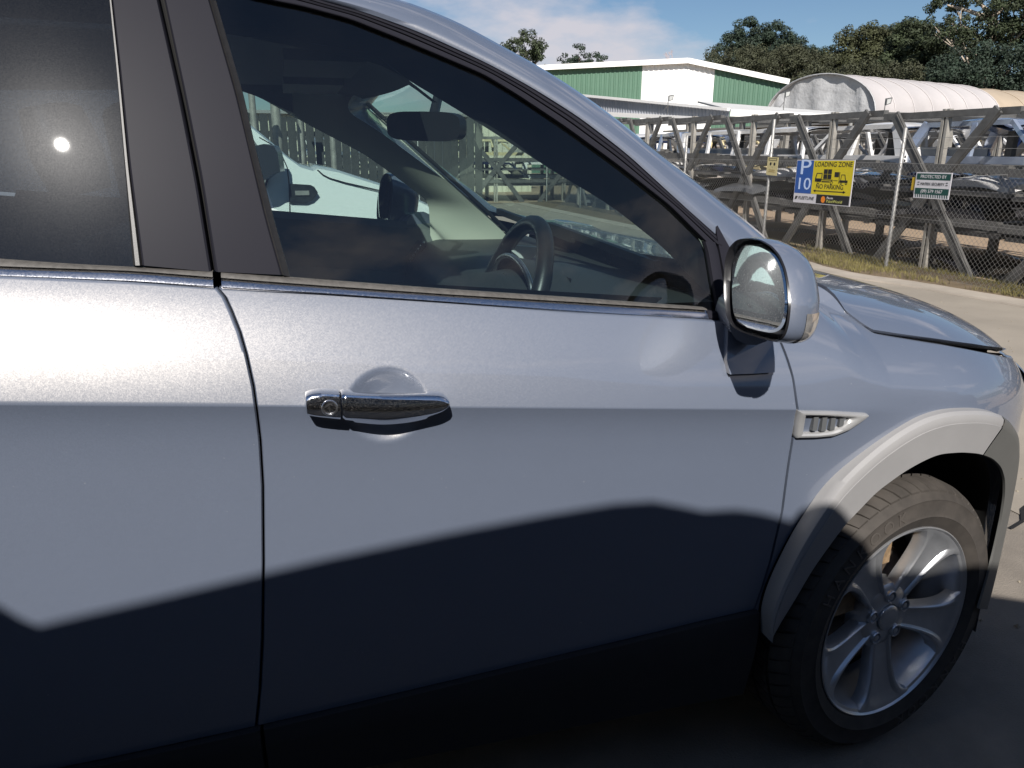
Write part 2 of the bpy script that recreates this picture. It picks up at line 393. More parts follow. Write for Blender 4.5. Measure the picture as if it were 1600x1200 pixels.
hx0 = (HANDLE_C[0]-.08-x_shutb(.98))/(x_shutf(.98)-x_shutb(.98)); hx1 = hx0+.16/(x_shutf(.98)-x_shutb(.98))
XS = sorted(set([round(i/90, 5) for i in range(91)] + [round(hx0+(hx1-hx0)*i/44, 5) for i in range(45)]))
def make_doors(mirror=False):
    nm = dict(mirror=mirror)
    d = panel('front_door', lambda z: x_shutb(z)+.0038, lambda z: x_shutf(z)-.003, z_clad, z_belt, 0, 90, 56, M_paint, suv, extra=dish, xs=XS, **nm)
    r = panel('rear_door', lambda z: -2.30+.25*sstep(.7, .3, z), lambda z: x_shutb(z)-.0038, z_clad, z_belt, 60, 70, 30, M_paint, suv, **nm)
    q = panel('rear_quarter_panel', lambda z: -3.52, lambda z: -2.31+.25*sstep(.7, .3, z), lambda x: max(z_clad(x)+.02, .36+sqrt(max(0, .44**2-(x+2.707)**2))), z_belt, 90, 50, 20, M_paint, suv, **nm)
    for n, l_, r_ in (('door_cladding', lambda z: x_shutb(.45)+.006, lambda z: x_shutf(.5)-.004), ('door_cladding', lambda z: -2.2, lambda z: x_shutb(.45)-.004)):
        def zl(x): return .235
        panel(n, l_, r_, zl, lambda x: z_clad(x)-.002, 40, 24, 1, M_clad, suv, off=.014,
              extra=lambda x, z: -.006*sin(min(1, max(0, (z_clad(x)-z)/.05))*pi/2) + .10*max(0, .36-z)**1.0, crease=lambda x: 9, **nm)
    return d
front_door = make_doors(); make_doors(True)

# black liner behind the shut lines, so the gaps read dark and no light leaks
def liner(mirror=False):
    rows = []
    for j in range(30):
        t = j/29; r = []
        for i in range(80):
            x = -3.5+i*(3.5-.40)/79; z = .25+(z_belt(x)-.01-.25)*t
            y = B(x, z)+.03+(.05 if False else 0) + 1.4*max(0, dish(x, z))
            r.append((x, 1.85-y if mirror else y, z))
        rows.append(r)
    mb = MB(); mb.grid(rows); mb.build('door_frame_liner', M_gap, suv, smooth=60)
liner(); liner(True)
mb = MB(); mb.box((-3.5, .10, .22), (-.5, 1.75, .30)); mb.box((-.42, .45, .30), (.5, 1.4, .93)); mb.build('underbody', M_gap, suv)

# ---------------------------------------------------------------- front wing with its arch
FL_OUT = [(-0.3952, -0.03, 0.4171), (-0.4015, -0.03, 0.4572), (-0.4011, -0.03, 0.4938), (-0.3884, -0.03, 0.5468), (-0.3645, -0.03, 0.608), (-0.3401, -0.03, 0.6621), (-0.303, -0.03, 0.7244), (-0.2693, -0.03, 0.7747), (-0.2277, -0.03, 0.8136), (-0.1779, -0.03, 0.8517), (-0.1265, -0.03, 0.8825), (-0.0732, -0.03, 0.9048), (-0.0131, -0.03, 0.9137)]
FL_OUT = [(p[0], p[2]) for p in FL_OUT] + [(.03, .912), (.09, .905), (.16, .885), (.23, .85), (.30, .80), (.36, .73), (.405, .64), (.425, .55), (.42, .46), (.39, .37), (.35, .30)]
FL_IN = [(-0.3882, -0.03, 0.4125), (-0.3778, -0.03, 0.4334), (-0.3635, -0.03, 0.4615), (-0.3357, -0.03, 0.5095), (-0.3038, -0.03, 0.5722), (-0.2637, -0.03, 0.6313), (-0.2301, -0.03, 0.6771), (-0.1988, -0.03, 0.7063), (-0.1667, -0.03, 0.74), (-0.0994, -0.03, 0.7814), (-0.0528, -0.03, 0.8016), (-0.0126, -0.03, 0.8137)]
FL_IN = [(p[0], p[2]) for p in FL_IN] + [(.05, .810), (.11, .797), (.17, .773), (.23, .735), (.28, .685), (.315, .625), (.330, .56), (.325, .48), (.305, .40), (.28, .33)]
def yflare(x): return -.03 + .95*max(0, x)**2
NF = 140
fo = smooth_curve([(x, 0, z) for x, z in FL_OUT], NF, 6); fi = smooth_curve([(x, 0, z) for x, z in FL_IN], NF, 6)
def make_fender(mirror=False):
    # outer boundary: up the door shut line, forward along the bonnet gap, down the nose
    ob = [(x+.003, z) for x, z in reversed(shutf) if z > .40] + [(-.41, 1.14), (-.37, 1.18), (-.30, 1.1815)]
    ob += [(x, hood_z(x)-interp([(-.28,.003),(-.1,.006),(.1,.010),(.4,.020)],x)) for x in (-.24, -.2, -.18, -.16, -.15, -.143, -.137, -.131, -.126, -.122, -.115, -.108, -.08, -.04, 0, .08, .16, .24, .32, .40, .46)] + [(.49, .93), (.505, .88), (.51, .845)]
    inn = [(p.x, p.z) for p in fo if p.x < .20 or p.z > .80]
    inn = [(x, z) for x, z in inn if z > .42] + [(.30, .822), (.42, .838)]
    n = 240; O = smooth_curve([(x, 0, z) for x, z in ob], n, 3); I = smooth_curve([(x, 0, z) for x, z in inn], n, 4)
    rows = []
    for j in range(45):
        t = j/44; r = []
        for i in range(n):
            p = I[i].lerp(O[i], t); r.append(P3(p.x, p.z))
        rows.append(r)
    rows = fold_edges(rows, .02); mb = MB(); mb.grid(rows)
    if mirror: mb.v = [(x, 1.85-y, z) for x, y, z in mb.v]
    mb.build('front_wing', M_paint, suv, smooth=60)
    # flare: rounded, proud of the wing, then turned in towards the wheel
    prof = [(-.02, -.030), (0, -.012), (.0, .0), (.06, .009), (.16, .012), (.24, .011), (.245, .0125), (.30, .0115), (.7, .004), (.97, 0), (1.0, -.006)]
    rows = []
    for t, o in prof:
        r = []
        for i in range(NF):
            a, b = fo[i], fi[i]; p = a.lerp(b, t); r.append(Vector((p.x, yflare(p.x)+.012-o, p.z)))
        rows.append(r)
    cut = [next(i for i in range(NF) if fo[i].lerp(fi[i], t).x > .172-.045*max(0, min(1, t)) and fo[i].z > .6) for t, o in prof]
    for a, m_, nm in ((0, M_flare, 'wheel_arch_trim'), (1, M_bumper_plastic, 'bumper_arch_trim')):
        # the seam between the two mouldings runs diagonally: shear each row to it
        n0, n1 = (0, None) if a == 0 else (None, NF-1); rr = []
        for r, c in zip(rows, cut):
            seg = r[:c+1] if a == 0 else r[c:]; seg = resample(seg, 100 if a == 0 else 70)
            if a == 0: seg[-1] = seg[-1].lerp(seg[-2], .6)
            rr.append(seg)
        mb = MB(); mb.grid(rr)
        if mirror: mb.v = [(x, 1.85-y, z) for x, y, z in mb.v]
        mb.build(nm, m_, suv, smooth=32)
    # wheel well
    rows = []
    for k in range(5):
        r = []
        for i in range(NF):
            p = fi[i]; c = Vector((0, 0, .36)); q = p if k < 2 else c + (Vector((p.x, 0, p.z))-c)*1.04
            r.append(Vector((q.x, yflare(p.x)+.055+[0, .0, .06, .16, .30][k], q.z)))
        rows.append(r)
    mb = MB(); mb.grid(rows)
    mb.add([(-.47, .34, .25), (.47, .34, .25), (.47, .34, .95), (-.47, .34, .95)], [(0, 1, 2, 3)])
    if mirror: mb.v = [(x, 1.85-y, z) for x, y, z in mb.v]
    mb.build('wheel_well', M_gap, suv, smooth=50)
make_fender(); make_fender(True)

# ---------------------------------------------------------------- nose: bumper, lamps, grille
def nose_pt(s, z, inset=0.):
    """s 0..1 from the side (x=.46) round to the centre line of the car"""
    x0 = .44; a = s*pi/2
    yc = .925; y0 = plan(x0); xe = .93 - .03*abs((z-.55)/.3)**2 - inset
    # ease from the wing's own curve into an elliptical nose
    x = x0 + (xe-x0)*s; y = plan(x)*(1+(.925/plan(xe)-1)*s*s) if s < 1 else yc
    return Vector((x, y, z))
def make_nose():
    rows = []
    for j in range(26):
        z = .22+.62*j/25; r = []
        for i in range(-22, 61):
            if i < 0:
                x = .44 + .012*i; y = B(x, max(z, .5))+.004; p = Vector((x, y, z))
            else: p = nose_pt(i/60, z)
            if z < .40: p.x -= .3*(.40-z)**1.2
            r.append(p)
        rows.append(r)
    # trim the near end so the wheel opening stays free
    keep = []
    for r in rows:
        z = r[0].z; xa = max(inv([(p.x, p.z) for p in fo if p.x > .25], min(z, .80)), .3) if z < .80 else .30
        keep.append([p if p.x > xa-.01 else Vector((xa-.01, B(xa-.01, max(z, .5))+.004, z)) for p in r])
    mb = MB(); mb.grid(keep); n = len(mb.v)
    mb.grid([[Vector((p.x, 1.85-p.y, p.z)) for p in r] for r in keep])
    mb.build('front_bumper', M_paint, suv, smooth=50)
    for sgn in (0, 1):
        mb = MB(); rows = []
        for j in range(9):
            r = []
            for i in range(24):
                s = .02+.5*i/23; t = j/8; z = .845+(hood_z(.55)-.02-.845)*t + .02*sin(pi*t); p = nose_pt(s, z, .03*t); p.x -= .10*t*s
                r.append(Vector((p.x-.002, 1.85-p.y if sgn else p.y, p.z)))
            rows.append(r)
        mb.grid(rows); mb.build('headlight', M_lens, suv, smooth=60)
    mb = MB()
    for k in range(6):
        z = .60+.035*k; pts = [nose_pt(s, z)+Vector((.004, 0, 0)) for s in (.72, .8, .88, .96, 1.0)]
        mb.tube(pts + [Vector((p.x, 1.85-p.y, p.z)) for p in pts[-2::-1]], .007, 6)
    tag(mb.build('grille', M_chrome, suv, smooth=60), kind='stuff')
make_nose()

# ---------------------------------------------------------------- bonnet
def hood_top(x, Y):
    Yc = min(Y, 1.85-Y); e = Yc - (plan(x)+.085)
    z0 = interp([(-.62, 1.20), (-.45, 1.192), (-.3, 1.178), (-.15, 1.158), (0, 1.134), (.2, 1.10), (.4, 1.055), (.6, .99), (.8, .90), (.93, .80)], x)
    z = z0 - (z0-interp(ROLLLINE, x))*exp(-max(e, 0)/.21)
    return z
def make_hood():
    rows = []; xs = sorted([-.5+i*1.42/70 for i in range(71)] + [-.17+i*.005 for i in range(16)])
    for x in xs:
        # near and far edges of the bonnet follow the gap
        ye = B(x, hood_z(x)-.003)+.003 if x < .62 else plan(x)+.07
        if x < -.34: ye = interp([(-.5, .45), (-.34, B(-.34, hood_z(-.34)-.003)+.003)], x)
        ye = min(ye, .90); r = []
        for i in range(91):
            t = i/90; t = .5-.5*cos(pi*t) if True else t
            Y = ye + (1.85-2*ye)*t; r.append(Vector((x, Y, hood_top(x, Y) + .004 + (hood_z(x)-hood_top(x, ye))*exp(-(min(Y, 1.85-Y)-ye)/.09))))
        rows.append(r)
    e0 = [p + Vector((0, .0, -.022)) + (Vector((0, .012, 0)) if p.y < .925 else Vector((0, -.012, 0))) for p in [r[0] for r in rows]]
    out = []
    for r in rows:
        out.append([r[0]+Vector((0, .026, -.014)), r[0]+Vector((0, .003, -.0022))] + r + [r[-1]+Vector((0, -.003, -.0022)), r[-1]+Vector((0, -.026, -.014))])
    out.append([p+Vector((.006, 0, -.03)) for p in out[-1]])
    mb = MB(); mb.grid(out); mb.build('bonnet', M_paint, suv, smooth=50)
    mb = MB(); mb.box((-.75, .30, 1.02), (-.45, 1.55, 1.12)); mb.build('cowl', M_dash, suv)
    for y0 in (.42, 1.0):
        w = MB(); w.bar((-.50, y0, 1.185), (-.60, y0+.52, 1.235), .018, .02); w.build('wiper', M_rubber, suv)
make_hood()
# dark strip under the bonnet edge
mb = MB(); rows = [[], []]
for i in range(60):
    x = -.20+i*.7/59; y = B(x, hood_z(x)-.004)
    rows[0].append((x, y+.012, hood_z(x)-.012)); rows[1].append((x, y+.10, hood_z(x)-.06))
mb.grid(rows); mb.build('bonnet_gap_liner', M_gap, suv); mb = MB(); mb.grid([[(x, 1.85-y, z) for x, y, z in r] for r in rows]); mb.build('bonnet_gap_liner', M_gap, suv)

# ---------------------------------------------------------------- side window frame, pillars and glass
GL_TOP = [(-1.3858, 1.7002), (-1.3526, 1.6938), (-1.2963, 1.6864), (-1.2147, 1.6692), (-1.1312, 1.6401), (-1.0625, 1.615), (-0.9739, 1.5818), (-0.9141, 1.5488), (-0.8221, 1.4921), (-0.7107, 1.4176), (-0.6058, 1.3422), (-0.5284, 1.2706)]
GL_TOP = [(-1.44, GL_TOP[0][1]+.006)] + GL_TOP
GL_FRONT = [(-0.5284, 1.2706), (-0.5228, 1.2517), (-0.5193, 1.2041), (-0.5132, 1.1402)]
GL_REAR = [(-1.4465, 1.6883), (-1.4138, 1.5347), (-1.4029, 1.4597), (-1.3821, 1.3379), (-1.3679, 1.2648), (-1.3623, 1.2418)]
SEAL_IN = [(-1.4363, 1.6889), (-1.4034, 1.5349), (-1.3925, 1.4598), (-1.3706, 1.3377), (-1.3553, 1.2644), (-1.3501, 1.2371)]
SILVER = [(-1.3261, 1.7191), (-1.2568, 1.6997), (-1.1851, 1.6841), (-1.1003, 1.6585), (-1.0599, 1.6435), (-0.963, 1.6041), (-0.8804, 1.5638), (-0.7865, 1.5105), (-0.6881, 1.4418), (-0.6175, 1.3818), (-0.5526, 1.3275), (-0.4642, 1.2568), (-0.4074, 1.2056)]
SILV_EXT = [(-2.9, 1.70), (-2.2, 1.745), (-1.7, 1.742), (-1.45, 1.722)]
SIL_OUT = [(-1.0909, 1.7182), (-0.9949, 1.6861), (-0.9347, 1.6577), (-0.8847, 1.6339), (-0.8374, 1.6117), (-0.7647, 1.5711), (-0.6874, 1.5227), (-0.5921, 1.455), (-0.5359, 1.415), (-0.4882, 1.3835), (-0.4233, 1.3354), (-0.3582, 1.2914), (-0.3161, 1.2584), (-0.229, 1.1914)]
SEAL_TOP = [(-1.7828, 1.2787), (-1.6939, 1.2692), (-1.4763, 1.2511), (-1.3006, 1.2298), (-1.0764, 1.2038), (-0.8285, 1.1772), (-0.5763, 1.1469), (-0.5072, 1.1373)]
CHR_TOP = [(-1.7833, 1.2701), (-1.5921, 1.257), (-1.4739, 1.2429), (-1.3012, 1.2225), (-1.077, 1.1972), (-0.8291, 1.1714), (-0.5737, 1.143), (-0.402, 1.1194)]
CHR_BOT = [(-1.7843, 1.2521), (-1.5935, 1.2363), (-1.4664, 1.2223), (-1.3024, 1.2068), (-1.0785, 1.1807), (-0.8315, 1.1496), (-0.572, 1.1196), (-0.4053, 1.0954)]

def far_shift(z): return .30*sstep(1.70, 1.55, z)*sstep(1.13, 1.25, z)      # the far screen pillar stands further back than the near one reads
def loft(name, A, Bc, prof, n, m, f=G, smooth=40, parent=suv, relax=2, mirror=False, wave=None):
    a = smooth_curve([(x, 0, z) for x, z in A], n, relax); b = smooth_curve([(x, 0, z) for x, z in Bc], n, relax); rows = []
    for t, o in prof:
        r = []
        for i in range(n):
            p = a[i].lerp(b[i], t); y = f(p.x, p.z)-o; r.append((p.x-far_shift(p.z), 1.85-y, p.z) if mirror else (p.x, y, p.z))
        rows.append(r)
    mb = MB(); mb.grid(rows); return mb.build(name, m, parent, smooth=smooth)

def both(fn):
    fn(False); fn(True)
def greenhouse(mir):
    kw = dict(mirror=mir)
    # front door window frame: seal, two ribs, rubber
    top_gl = GL_TOP; top_si = [(-1.42, SILVER[0][1]+.02)] + SILVER[:-1]
    e = SILVER[-2]
    loft('window_frame', top_gl, top_si, [(-.03, -.012), (0, -.004), (.05, .004), (.12, .005), (.38, .003), (.42, -.004), (.47, .002), (.62, .004), (.67, -.006), (.74, -.002), (.90, -.001), (.93, -.018), (1.02, -.022)], 90, M_blackplast, **kw)
    # front quarter: slim upright bar between glass and sail panel
    loft('window_bar', GL_FRONT, [(x+.026, z-.002) for x, z in GL_FRONT], [(-.1, -.01), (0, .003), (.3, .006), (.7, .006), (.95, .002), (1.05, -.012)], 14, M_blackplast, **kw)
    # rubber strip down the B pillar edge of the glass
    loft('window_seal', GL_REAR, SEAL_IN, [(-.15, -.006), (0, .002), (.2, .004), (.5, .0), (1.0, -.004), (1.05, -.012)], 30, M_rubber, **kw)
    # sail panel carrying the mirror
    s0 = SILVER[-2]; g0 = GL_FRONT[0]; g1 = GL_FRONT[-1]
    L1 = [(g0[0]+.03, g0[1]+.028), (g0[0]+.032, g0[1]), (g1[0]+.032, g1[1])]
    R1 = [(g0[0]+.035, g0[1]+.03), (s0[0], s0[1]-.008), (s0[0]+.12, s0[1]-.145)]
    loft('mirror_sail_panel', L1, R1, [(-.02, -.01), (0, .002), (1, .002), (1.02, -.012)], 12, M_blackplast, relax=0, **kw)
    # B pillar covers and the dark slot between them
    pl = [(-1.5965, 1.68), (-1.5923, 1.5688), (-1.5881, 1.4161), (-1.5791, 1.2645)]; pr = [(-1.5271, 1.6838), (-1.5041, 1.5305), (-1.4878, 1.3967), (-1.4753, 1.251)]
    ql = [(-1.5162, 1.6844), (-1.4952, 1.5307), (-1.4788, 1.3966), (-1.4673, 1.2507)]; qr = [(-1.4465, 1.6883), (-1.4138, 1.5347), (-1.3821, 1.3379), (-1.3623, 1.2418)]
    def ext(c):
        (x0, z0), (x1, z1) = c[0], c[1]; k = (1.70-z0)/(z0-z1); return [(x0+(x0-x1)*k, 1.70)] + c
    pr_ = [(-.03, -.010), (0, .002), (.03, .0048), (.97, .0048), (1.0, .002), (1.02, -.02)]
    loft('rear_pillar_cover', ext(pl), ext(pr), pr_, 24, M_blackplast, **kw)
    loft('front_pillar_cover', ext(ql), ext(qr), pr_, 24, M_blackplast, **kw)
    loft('pillar_seal', ext(pr), ext(ql), [(-.2, -.012), (.5, -.018), (1.2, -.012)], 12, M_gap, **kw)
    loft('rear_window_seal', ext([(-1.6013, 1.6797), (-1.5981, 1.5686), (-1.5957, 1.4161), (-1.5934, 1.265)]), ext(pl), [(-.1, -.008), (0, .001), (.3, .006), (.75, .006), (1.0, .0)], 24, M_rubber, **kw)
    # glass
    rows = []
    tp = smooth_curve([(x, 0, z) for x, z in GL_TOP], 60, 2)
    # pair bottom points with the top edge by share of length
    bot = smooth_curve([(x, 0, z-.01) for x, z in [(GL_REAR[-1][0]-.03, SEAL_TOP[3][1]+.02)] + [(-1.3624, 1.2407), (-1.0764, 1.2038), (-0.8285, 1.1772), (-0.5763, 1.1469), (-0.5087, 1.1374)]], 60, 1)
    up = [Vector((GL_REAR[0][0]-.06, 0, GL_TOP[0][1]))] + [p.copy() for p in tp]
    up = resample(up, 60)
    fr = GL_FRONT
    for j in range(26):
        t = j/25; r = []
        for i in range(60):
            p = bot[i].lerp(up[i], t)
            # keep the front edge on the measured bar
            p.x += .012*(i/59)**8
            y = G(p.x, p.z)+.006; r.append((p.x-far_shift(p.z)*i/59, 1.85-y, p.z) if mir else (p.x, y, p.z))
        rows.append(r)
    mb = MB(); mb.grid(rows); mb.build('front_window', M_glass_f, suv, smooth=90)
    rows = []
    for j in range(16):
        t = j/15; r = []
        for i in range(40):
            x = -2.98 + (1.0+.0)*i/39*1.42; x = min(x, -1.5)
            xx = -2.98 + i/39*(2.98-1.60+.11*(1-t)); z = belt_z(xx)+.0+(1.70-.12*sstep(-2.4, -3.0, xx)*(t > .0)-belt_z(xx))*t
            y = G(xx, z)+.006; r.append((xx, 1.85-y if mir else y, z))
        rows.append(r)
    mb = MB(); mb.grid(rows); mb.build('rear_window', M_glass_r, suv, smooth=90)
    # belt: weather strip over a chrome moulding, front and rear doors
    def sub(c, a, b): return [p for p in [(a, interp(sorted(c), a))] + [q for q in sorted(c) if a < q[0] < b] + [(b, interp(sorted(c), b))]]
    xg = SHUT_B[0][0]
    for a, b, nm in ((xg+.006, -.545, 'belt_strip'), (-3.0, xg-.007, 'belt_strip')):
        T = sub(SEAL_TOP, a, b) if a > -1.9 else [(-3.0, SEAL_TOP[0][1]+.115)] + sub(SEAL_TOP, SEAL_TOP[0][0], b)
        U = sub(CHR_TOP, a, b) if a > -1.9 else [(-3.0, CHR_TOP[0][1]+.115)] + sub(CHR_TOP, CHR_TOP[0][0], b)
        V = sub(CHR_BOT, a, b if b > -1 else b) if a > -1.9 else [(-3.0, CHR_BOT[0][1]+.115)] + sub(CHR_BOT, CHR_BOT[0][0], b)
        loft('belt_seal', T, U, [(-.15, -.008), (0, .006), (.3, .010), (.85, .011), (1.0, .008)], 60, M_sealgrey, relax=1, **kw)
        loft('chrome_belt_moulding', U, V, [(0, .004), (.05, .0065), (.3, .0105), (.55, .0135), (.68, .0142), (.72, .0105), (.78, .0105), (.82, .0085), (.93, .006), (1.0, .001)], 60, M_chrome, smooth=30, relax=1, **kw)
    if True:
        a, b = -.545, -.45
        loft('belt_end_cap', sub(CHR_TOP, a, b), sub(CHR_BOT, a, b), [(0, .004), (.1, .010), (.6, .010), (1.0, .001)], 10, M_blackplast, relax=0, **kw)
    # painted cant rail / A pillar: from the silver edge over the crown to the windscreen
    n = 110
    inner = smooth_curve([(x, 0, z) for x, z in SILV_EXT+SILVER[1:]], n, 2)
    outer = smooth_curve([(x, 0, z) for x, z in [(-2.9, 1.752), (-2.2, 1.80), (-1.7, 1.795), (-1.35, 1.765)]+SIL_OUT], n, 2)
    rows = []
    for k in range(13):
        r = []
        for i in range(n):
            a, b = inner[i], outer[i]; ya = G(a.x, a.z); yb = ya+.085
            if k == 0: p = Vector((a.x+.004, ya+.03, a.z-.004))
            elif k == 1: p = Vector((a.x, ya+.004, a.z))
            elif k <= 9:
                t = (k-1)/8; q = a.lerp(b, t); bl = .017*sin(pi*t)**.8
                dirn = Vector((b.x-a.x, 0, b.z-a.z)).normalized()
                p = Vector((q.x, ya+(yb-ya)*t**1.25-bl*.6-.001, q.z))
            else:
                t = k-9; base = Vector((b.x, yb, b.z))
                p = base + Vector((-.001*t*t, .022*t, -.002*t-.0035*t*t+ (.004*t if a.x < -1.3 else 0)))
            r.append((p.x-far_shift(p.z), 1.85-p.y, p.z) if mir else (p.x, p.y, p.z))
        rows.append(r)
    mb = MB(); mb.grid(rows); mb.build('roof_rail_and_pillar', M_paint, suv, smooth=60)
    return rows
RAIL_N = greenhouse(False); greenhouse(True)

# roof skin and windscreen share the rail's inner edge
edge = RAIL_N[-1]
def make_roof():
    rows = []
    for (x, y, z) in [e for e in edge if e[0] < -1.10]:
        r = []
        for i in range(31):
            t = i/30; Y = y+(1.85-2*y)*t; r.append((x - .02*sin(pi*t), Y, z+.035*sin(pi*t)**.8))
        rows.append(r)
    mb = MB(); mb.grid(rows); mb.build('roof', M_paint, suv, smooth=60)
    rows = []
    for (x, y, z) in [e for e in edge if e[0] >= -1.13]:
        r = []
        for i in range(31):
            t = i/30; Y = y+(1.85-2*y)*t; s = sin(pi*t)**.75; k = sstep(-1.13, -.4, x)
            r.append((x + (.05+.16*k)*s - far_shift(z)*t, Y, z+.012*s - .06*k*s))
        rows.append(r)
    mb = MB(); mb.grid(rows); mb.build('windscreen', M_glass_w, suv, smooth=90)
    mb = MB(); mb.grid([[(-2.95, .45, 1.70), (-2.95, 1.40, 1.70)], [(-3.55, .2, 1.25), (-3.55, 1.65, 1.25)]]); mb.build('tailgate_glass', M_glass_r, suv)
    mb = MB()
    mb.box((-3.58, .12, .30), (-3.5, 1.73, 1.26)); mb.build('tailgate', M_paint, suv)
    # rear pillar in body colour
    for s in (0, 1):
        pts = [(-2.92, .30, 1.72), (-2.98, .27, 1.62), (-3.05, .10, 1.27), (-3.52, .14, 1.28)]
        mb = MB(); mb.prism([(x, 1.85-y if s else y, z) for x, y, z in pts], (0, -.03 if s else .03, 0)); mb.build('rear_pillar', M_paint, suv)
make_roof()

# ---------------------------------------------------------------- cabin
def make_cabin():
    # headlining
    mb = MB(); rows = []
    for i in range(12):
        x = -3.0+i*(3.0-1.16)/11; rows.append([(x, .36+1.13*j/12, 1.645+.035*sin(pi*j/12)-(.02 if i == 11 else 0)) for j in range(13)])
    rows.append([(-1.02-.07*abs(j/12-.5)**2*4*(1 if j > 6 else .4), .31+1.22*j/12, 1.535+.073*sstep(0, .45, j/12)) for j in range(13)])
    mb.grid(rows); mb.build('headlining', M_head, suv, smooth=60)
    # near A pillar inner trim: broad dark panel seen through the driver's glass
    for s in (0, 1):
        A = [(-1.9, .29, 1.69)] + [(x, G(x, z)+.022, z+.012) for x, z in GL_TOP] + [(-.47, .16, 1.13)]
        if s == 0: Bq = [(-1.9, .42, 1.67), (-1.45, .42, 1.66), (-1.15, .37, 1.61), (-.985, .34, 1.515), (-.908, .335, 1.47), (-.79, .33, 1.40), (-.67, .325, 1.335), (-.53, .32, 1.235)]
        else:
            A = [(x, 1.85-y, z) for x, y, z in [(-1.46, .22, 1.645), (-1.263, .215, 1.535), (-1.073, .21, 1.437), (-.962, .205, 1.36), (-.835, .20, 1.262), (-.83, .19, 1.15), (-.83, .18, 1.08)]]
            Bq = [(-1.20, 1.49, 1.70), (-1.089, 1.50, 1.608), (-.97, 1.50, 1.504), (-.87, 1.50, 1.42), (-.777, 1.50, 1.336), (-.612, 1.50, 1.19), (-.56, 1.50, 1.13)]
        a = smooth_curve(A, 40, 1); b = smooth_curve(Bq, 40, 1); rows = []
        for k in range(7):
            t = k/6; rows.append([a[i].lerp(b[i], t) + Vector((0, (.02 if s == 0 else -.02)*sin(pi*t), .0)) for i in range(40)])
        mb = MB(); mb.grid(rows); mb.build('pillar_trim', M_cream if s else M_dash, suv, smooth=60)
    # black frit edge of the windscreen beside the far pillar
    mb = MB(); a = smooth_curve([(-1.20, 1.485, 1.705), (-1.089, 1.495, 1.612), (-.97, 1.495, 1.508), (-.777, 1.495, 1.340), (-.612, 1.495, 1.194), (-.56, 1.495, 1.14)], 30, 1)
    mb.tube([p+Vector((.004, -.004, .004)) for p in a], .0075, 6); mb.build('windscreen_edge_seal', M_gap, suv, smooth=60)
    # upper frame over the far door window
    mb = MB(); q = [(-3.0, 1.60, 1.60), (-1.46, 1.60, 1.640), (-1.30, 1.61, 1.57)]
    q = smooth_curve(q, 40, 1); mb.grid([[p+Vector((0, .0, -.004)) for p in q], [p+Vector((.0, -.07, .06)) for p in q], [p+Vector((.0, -.12, .09)) for p in q]]); mb.build('window_header_trim', M_head, suv, smooth=60)
    # door trims with a ledge, both sides
    for s in (0, 1):
        mb = MB(); rows = []
        for t, dy in ((0, .06), (.03, .10), (.25, .13), (.30, .17), (.55, .17), (.62, .09), (1., .08)):
            r = []
            for i in range(30):
                x = -2.2+i*(2.2-.62)/29; z = belt_z(x)+.012 - .75*t; y = .085+dy; r.append((x, 1.85-y if s else y, z))
            rows.append(r)
        mb.grid(rows); mb.build('door_trim', M_trim if s else M_dash, suv, smooth=35)
    mb = MB(); mb.box((-2.9, .2, .42), (-.4, 1.65, .46)); mb.build('cabin_floor', M_gap, suv)
    # dashboard: pad that rises over the instruments, with an end face
    prof = [(-.98, .80), (-.97, .98), (-.955, 1.045), (-.93, 1.085), (-.88, 1.112), (-.80, 1.125), (-.70, 1.13), (-.58, 1.135), (-.47, 1.135)]
    rows = []
    for i in range(41):
        Y = .20+1.45*i/40; b = .055*exp(-((Y-.50)/.20)**2); c = .02*exp(-((Y-.93)/.2)**2)
        rows.append([(x + (.03 if j < 5 else .0)*(abs(Y-.925)/.7)**2, Y, z + (b+c)*sstep(-.97, -.86, x)*sstep(-.5, -.72, x)) for j, (x, z) in enumerate(prof)])
    mb = MB(); mb.grid(rows); d = mb.build('dashboard', M_dash, suv, smooth=60)
    # instrument hood with a satin rim
    mb = MB(); n = 24
    arc = [(-.84, .50+.165*cos(pi*k/n), 1.13+.075*sin(pi*k/n)) for k in range(n+1)]; arc2 = [(-.72, .50+.15*cos(pi*k/n), 1.12+.06*sin(pi*k/n)) for k in range(n+1)]
    mb.grid([arc, arc2]); mb.build('instrument_hood', M_dash, suv, smooth=60)
    mb = MB(); mb.tube(arc, .007, 8); mb.build('instrument_rim', M_brush, suv, smooth=60)
    mb = MB(); mb.grid([[(-.76, .36, 1.10), (-.76, .64, 1.10)], [(-.74, .36, 1.17), (-.74, .64, 1.17)]]); mb.build('instrument_cluster', M_leather, suv)
    # satin trim sweep in the middle of the dash
    mb = MB(); w = [(-.955, .66, 1.115), (-.965, .72, 1.075), (-.972, .80, 1.05), (-.975, .90, 1.045), (-.97, 1.05, 1.05)]
    mb.grid([[Vector(p) for p in smooth_curve(w, 14, 1)], [Vector(p)+Vector((-.004, 0, -.035)) for p in smooth_curve(w, 14, 1)]]); mb.build('dash_trim', M_brush, suv, smooth=60)
    mb = MB(); mb.prism([(x, .64, z) for x, z in [(-0.8257, 1.2196), (-0.7799, 1.2135), (-0.6932, 1.2046), (-0.6913, 1.198), (-0.7348, 1.1893), (-0.7622, 1.1671), (-0.7865, 1.1893)]], (0, .012, 0)); mb.build('cluster_trim', mat('silver_plastic', (.55, .56, .55), .35), suv)
    # passenger side air vent: bright louvre tips
    v = MB(); v.bar((-.925, 1.57, 1.06), (-.875, 1.57, 1.122), .12, .012); vo = v.build('air_vent', M_leather, suv)
    for k in range(6):
        l = MB(); l.bar((-.928+.0095*k, 1.525, 1.066+.0115*k), (-.920+.0095*k, 1.55, 1.070+.0115*k), .007, .006); l.build('louvre', M_chrome, vo)
